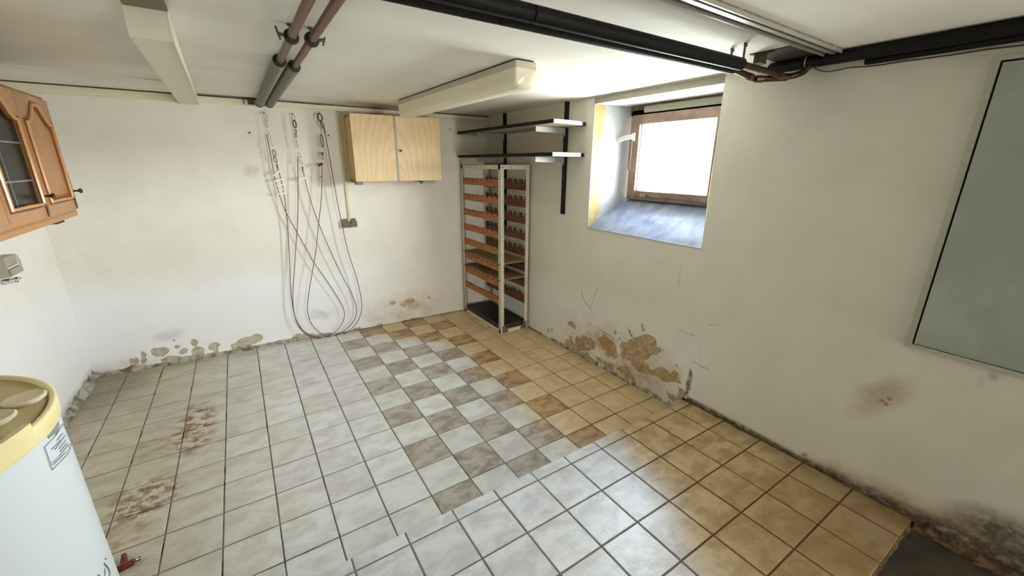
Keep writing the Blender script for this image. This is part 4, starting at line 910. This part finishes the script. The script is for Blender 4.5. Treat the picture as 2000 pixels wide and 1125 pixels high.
def oak_door(y0, y1, z0, z1, kind):
    fr = .052; inn = arch(y0+fr, y1-fr, z0+fr, z1-fr*0.85); out = outer_match(inn, y0, y1, z0, z1)
    d = build('door', MB().strip(out, inn, OX-.020, OX, mpx), M['honey_oak'], ok, smooth=False)
    mid = [((y*0.84+((y0+y1)/2)*0.16) if 0 else y, z) for y, z in inn]
    cy, cz = (y0+y1)/2, (z0+z1)/2
    grow = lambda s: [(y+s*(1 if y > cy else -1 if y < cy else 0)*(0 if abs(y-cy) < .12 and z > cz else 1), z+s*(1 if z > cz else -1)) for y, z in inn]
    build('moulding', MB().tube([(OX+.003, y, z) for y, z in grow(.004)], .0085, 8, closed=True), M['honey_hi'], d)
    build('moulding_groove', MB().tube([(OX-.0005, y, z) for y, z in grow(.017)], .0055, 6, closed=True), M['honey_dark'], d)
    if kind == 'panel':
        sh = lambda s: [(cy+(y-cy)*(1-s/(y1-y0)*2), cz+(z-cz)*(1-s/(z1-z0)*2)) for y, z in inn]
        n = len(inn); a = sh(-.002); b = sh(.030); m = MB(); m.add([(OX-.016, y, z) for y, z in a]+[(OX-.004, y, z) for y, z in b], [(k, (k+1) % n, n+(k+1) % n, n+k) for k in range(n)]+[tuple(range(n, 2*n))])
        build('raised_panel', m, M['honey_oak'], d, smooth=False)
        build('panel_back', MB().prism(sh(-.004), OX-.019, OX-.0165, mpx), M['honey_dark'], d, smooth=False)
    else:
        gl = build('glass', MB().prism([(cy+(y-cy)*1.01, cz+(z-cz)*1.01) for y, z in inn], OX-.016, OX-.012, mpx), M['smoked'], d, smooth=False)
        lc = MB()
        for z in (1.455, 1.617): lc.box(OX-.012, OX-.008, y0+fr-.006, y1-fr+.006, z-.0035, z+.0035)
        for y in (2.612, 2.485): lc.box(OX-.012, OX-.008, y-.003, y+.003, z0+fr-.005, z1-fr)
        build('lead_came', lc, M['lead'], d, smooth=False)
        for y in (2.612, 2.485):
            for z in (1.455, 1.617): build('lead_joint', MB().box(OX-.012, OX-.007, y-.006, y+.006, z-.006, z+.006), M['lead'], d, smooth=False)
    # pierced brass back plate and knob near the far stile
    py = y1-.030
    if kind == 'panel': py = y1-.014
    pl = MB(); k = 15
    for q in range(k):
        z = 1.292+(1.472-1.292)*q/(k-1); w = .006+.0035*(q % 2); pl.box(OX+.0005, OX+.004, py-w, py+w, z-.008, z+.006, .001)
    e = build('escutcheon', pl, M['brass_old'], d)
    build('knob', MB().lathe((OX+.003, py, 1.380), [(.008, 0), (.005, .006), (.0045, .020), (.009, .024), (.0135, .030), (.012, .037), (.005, .040)], 18, 'x'), M['brass_old'], d)
oak_door(oy0, oym-.002, oz0, oz1-.006, 'glass'); oak_door(oym+.002, oy1, oz0, oz1-.006, 'panel')
# the door of the neighbouring unit, mostly beyond the picture edge
build('stile', MB().box(OX-.020, OX, 2.03, oy0-.003, oz0, oz1-.006, .001), M['honey_oak'], ok, smooth=False)

# ------------------------------------------------------------------ grey switch box and chrome fitting on the left wall
sw = root('switch_box', (-1.11, 3.27, 0.95), 0, 'grey plastic electrical box on the left wall under the oak cabinet', 'box')
poly = [(3.338, .955), (3.338, 1.020), (3.325, 1.045), (3.300, 1.058), (3.16, 1.058), (3.16, .955)]
build('box_body', MB().prism(poly, -1.112, -1.068, mpx), M['grey_plastic'], sw, smooth=False)
build('box_rib', MB().box(-1.068, -1.062, 3.288, 3.296, .955, 1.05), M['pale_plastic'], sw, smooth=False); build('box_rib', MB().box(-1.068, -1.062, 3.16, 3.288, 1.000, 1.008), M['pale_plastic'], sw, smooth=False)
build('box_lid', MB().box(-1.068, -1.058, 3.17, 3.285, .962, .996, .003), M['grey_plastic'], sw)
tp = root('wall_tap', (-1.11, 3.22, 0.93), 0, 'small chrome wall fitting just below the grey electrical box', 'tap')
build('tap_body', MB().tube([(-1.112, 3.20, .930), (-1.08, 3.20, .930), (-1.06, 3.21, .932)], .013, 12).tube([(-1.07, 3.17, .935), (-1.07, 3.235, .933)], .010, 12), M['chrome'], tp)
build('tap_lever', MB().tube([(-1.07, 3.235, .936), (-1.065, 3.262, .930)], [.008, .005], 10), M['chrome'], tp)

# ------------------------------------------------------------------ white water tank with yellow lid
HC = (-0.745, 1.178); HR = 0.334; HZ = 1.03
ht = root('water_tank', (HC[0], HC[1], 0.0), 0, 'tall white cylindrical water tank with a yellowed plastic lid', 'water tank')
build('tank_body', MB().lathe((HC[0], HC[1], 0), [(HR-.03, .06), (HR-.008, .062), (HR-.004, .075), (HR-.004, .5), (HR-.004, HZ-.035)], 96), M['heater_white'], ht)
for k in range(3):
    a = 2*math.pi*k/3+.5; x, y = HC[0]+.24*math.cos(a), HC[1]+.24*math.sin(a); build('foot', MB().lathe((x, y, 0), [(.022, 0), (.024, .004), (.018, .01), (.016, .062)], 14), M['black_plastic'], ht)
lid = build('lid', MB().lathe((HC[0], HC[1], HZ), [(HR, -.040), (HR+.001, -.036), (HR+.001, -.004), (HR-.001, -.001), (HR-.003, 0.0), (HR-.009, 0.0), (HR-.012, -.004), (HR-.014, -.006), (0.001, -.007)], 96), M['heater_lid'], ht)
build('lid_well', MB().lathe((HC[0], HC[1], HZ), [(0.001, -.0072), (HR-.014, -.0062), (HR-.014, -.0052), (0.001, -.0055)], 96), M['heater_well'], lid)
# raised front segment of the rim
rm = MB(); rr0, rr1 = HR-.010, HR+.0015; A0 = math.atan2(-0.036-0.0, 0.30); n = 24; V = []
a0, a1 = math.radians(-12), math.radians(-100)
for k in range(n+1):
    a = a0+(a1-a0)*k/n
    for r_, z in ((rr1, -.03), (rr1, .012), (rr0, .012), (rr0, -.008)): V.append((HC[0]+r_*math.cos(a), HC[1]+r_*math.sin(a), HZ+z))
rm.add(V, [(4*i+q, 4*i+4+q, 4*i+4+(q+1) % 4, 4*i+(q+1) % 4) for i in range(n) for q in range(4)]+[(0, 1, 2, 3), (4*n+3, 4*n+2, 4*n+1, 4*n)])
build('rim_segment', rm, M['heater_lid'], lid, smooth=False)
# raised plateau with two caps
pt = MB(); V = []
n = 30
for k in range(n+1):
    a = math.radians(-70)+math.radians(98)*k/n; V.append((HC[0]+(HR-.015)*math.cos(a), HC[1]+(HR-.015)*math.sin(a)))
poly = V+[(HC[0]-.12, HC[1]+.118), (HC[0]-.28, HC[1]+.02), (HC[0]-.2, HC[1]-.2)]
build('lid_plateau', MB().prism(poly, HZ-.008, HZ-.002, lambda u, v, a: (u, v, a)), M['heater_well'], lid, smooth=False)
for x, y in ((-.468, 1.257), (-.492, 1.180)):
    build('cap', MB().lathe((x, y, HZ-.002), [(.026, 0), (.027, .004), (.034, .006), (.035, .010), (.031, .0125), (.001, .011)], 32), M['cap'], lid)
# printed emblem, data label and curved mark on the tank body
def on_tank(px, py, off=.0008):
    d = ray(px, py); ox, oy = -HC[0], -HC[1]; R0 = HR-.004+off
    A = d.x*d.x+d.y*d.y; B = 2*(d.x*ox+d.y*oy); C_ = ox*ox+oy*oy-R0*R0; D = B*B-4*A*C_
    if D < 0: t = -B/(2*A)
    else: t = (-B-math.sqrt(D))/(2*A)
    return CP+d*t
def tank_poly(name, pts, mat, off, parent):
    P = [on_tank(x, y, off) for x, y in pts]; c = sum(P, Vector())/len(P); m = MB(); cc = on_tank(sum(p[0] for p in pts)/len(pts), sum(p[1] for p in pts)/len(pts), off)
    m.add([tuple(cc)]+[tuple(p) for p in P], [(0, i+1, (i+1) % len(P)+1) for i in range(len(P))]); return build(name, m, mat, parent, smooth=False, recalc=False)
def tank_line(m, a, b, w, off=.0016, k=6):
    P = [on_tank(a[0]+(b[0]-a[0])*i/k, a[1]+(b[1]-a[1])*i/k, off) for i in range(k+1)]; m.tube(P, w, 5)
s7 = lambda L: [(70+x/7.5, 780+y/7.5) for x, y in L]
em = tank_poly('emblem', s7([(265, 218), (328, 232), (308, 255), (325, 300), (350, 385), (335, 450), (300, 520), (275, 510), (190, 575), (165, 480), (145, 430), (142, 380), (200, 290)]), M['print'], .0008, ht)
tank_poly('emblem_fold', s7([(245, 280), (270, 300), (235, 370), (210, 450)]), M['paper'], .0014, em)
lb = MB(); box_ = s7([(130, 700), (290, 540), (405, 350), (525, 640), (470, 800), (245, 1035)])
for a, b in zip(box_, box_[1:]+box_[:1]): tank_line(lb, a, b, .0007)
for a, b in [((315, 600), (390, 500)), ((240, 730), (360, 600)), ((285, 735), (435, 520)), ((345, 725), (440, 600)), ((360, 765), (455, 640)), ((345, 835), (490, 650)), ((240, 930), (330, 855)), ((255, 960), (450, 765))]:
    a, b = s7([a, b]); tank_line(lb, a, b, .0008)
build('data_label', lb, M['print'], ht)
cm = MB(); s17 = lambda L: [(180+x/17.31, 1060+y/17.31) for x, y in L]
Lp = s17([(400, 700), (450, 770), (520, 840), (565, 930), (580, 1040), (575, 1120)])
for a, b in zip(Lp, Lp[1:]): tank_line(cm, a, b, .0024, .0004, 2)
build('curved_print', cm, M['print'], ht); cm = MB()
Lp = s17([(430, 860), (435, 1000), (432, 1120)])
for a, b in zip(Lp, Lp[1:]): tank_line(cm, a, b, .0010, .0008, 2)
build('thin_print', cm, M['print'], ht); cm = MB()
Lp = s17([(180, 1120), (225, 1080), (260, 1120)])
for a, b in zip(Lp, Lp[1:]): tank_line(cm, a, b, .0014, .0008, 2)
build('low_print', cm, M['print'], ht); cm = MB()
a, b = s17([(440, 540), (485, 545)]); tank_line(cm, a, b, .0014, .0008, 2)
build('dot_print', cm, M['print'], ht)

# red fitting lying on the floor beside the tank
c = on_z(243, 1100, 0.0); vf = root('pipe_fitting', (c.x, c.y, 0), 0, 'dark red metal pipe fitting lying on the floor beside the white tank', 'fitting')
a = on_z(226, 1114, .014); b = on_z(258, 1098, .014); u = on_z(242, 1084, .018); mid = (a+b)*0.5
build('fitting_body', MB().tube([a, mid, b], [.011, .013, .010], 12).tube([mid, mid+(u-mid)*.6, u], [.012, .011, .009], 10), M['red'], vf)
build('fitting_thread', MB().cyl(a, a+(a-b)*.35, .0125, 12), M['rust'], vf); build('fitting_thread', MB().cyl(b, b+(b-a)*.10, .0125, 8), M['rust'], vf)
e = (b-a).normalized(); sd = Vector((-e.y, e.x, 0))
build('fitting_fork', MB().tube([b+e*.004+sd*.006, b+e*.026+sd*.008], .003, 8).tube([b+e*.004-sd*.006, b+e*.026-sd*.008], .003, 8), M['steel_dark'], vf)
build('fitting_cap', MB().cyl(b+e*.012, b+e*.02, .005, 10), M['clip'], vf)
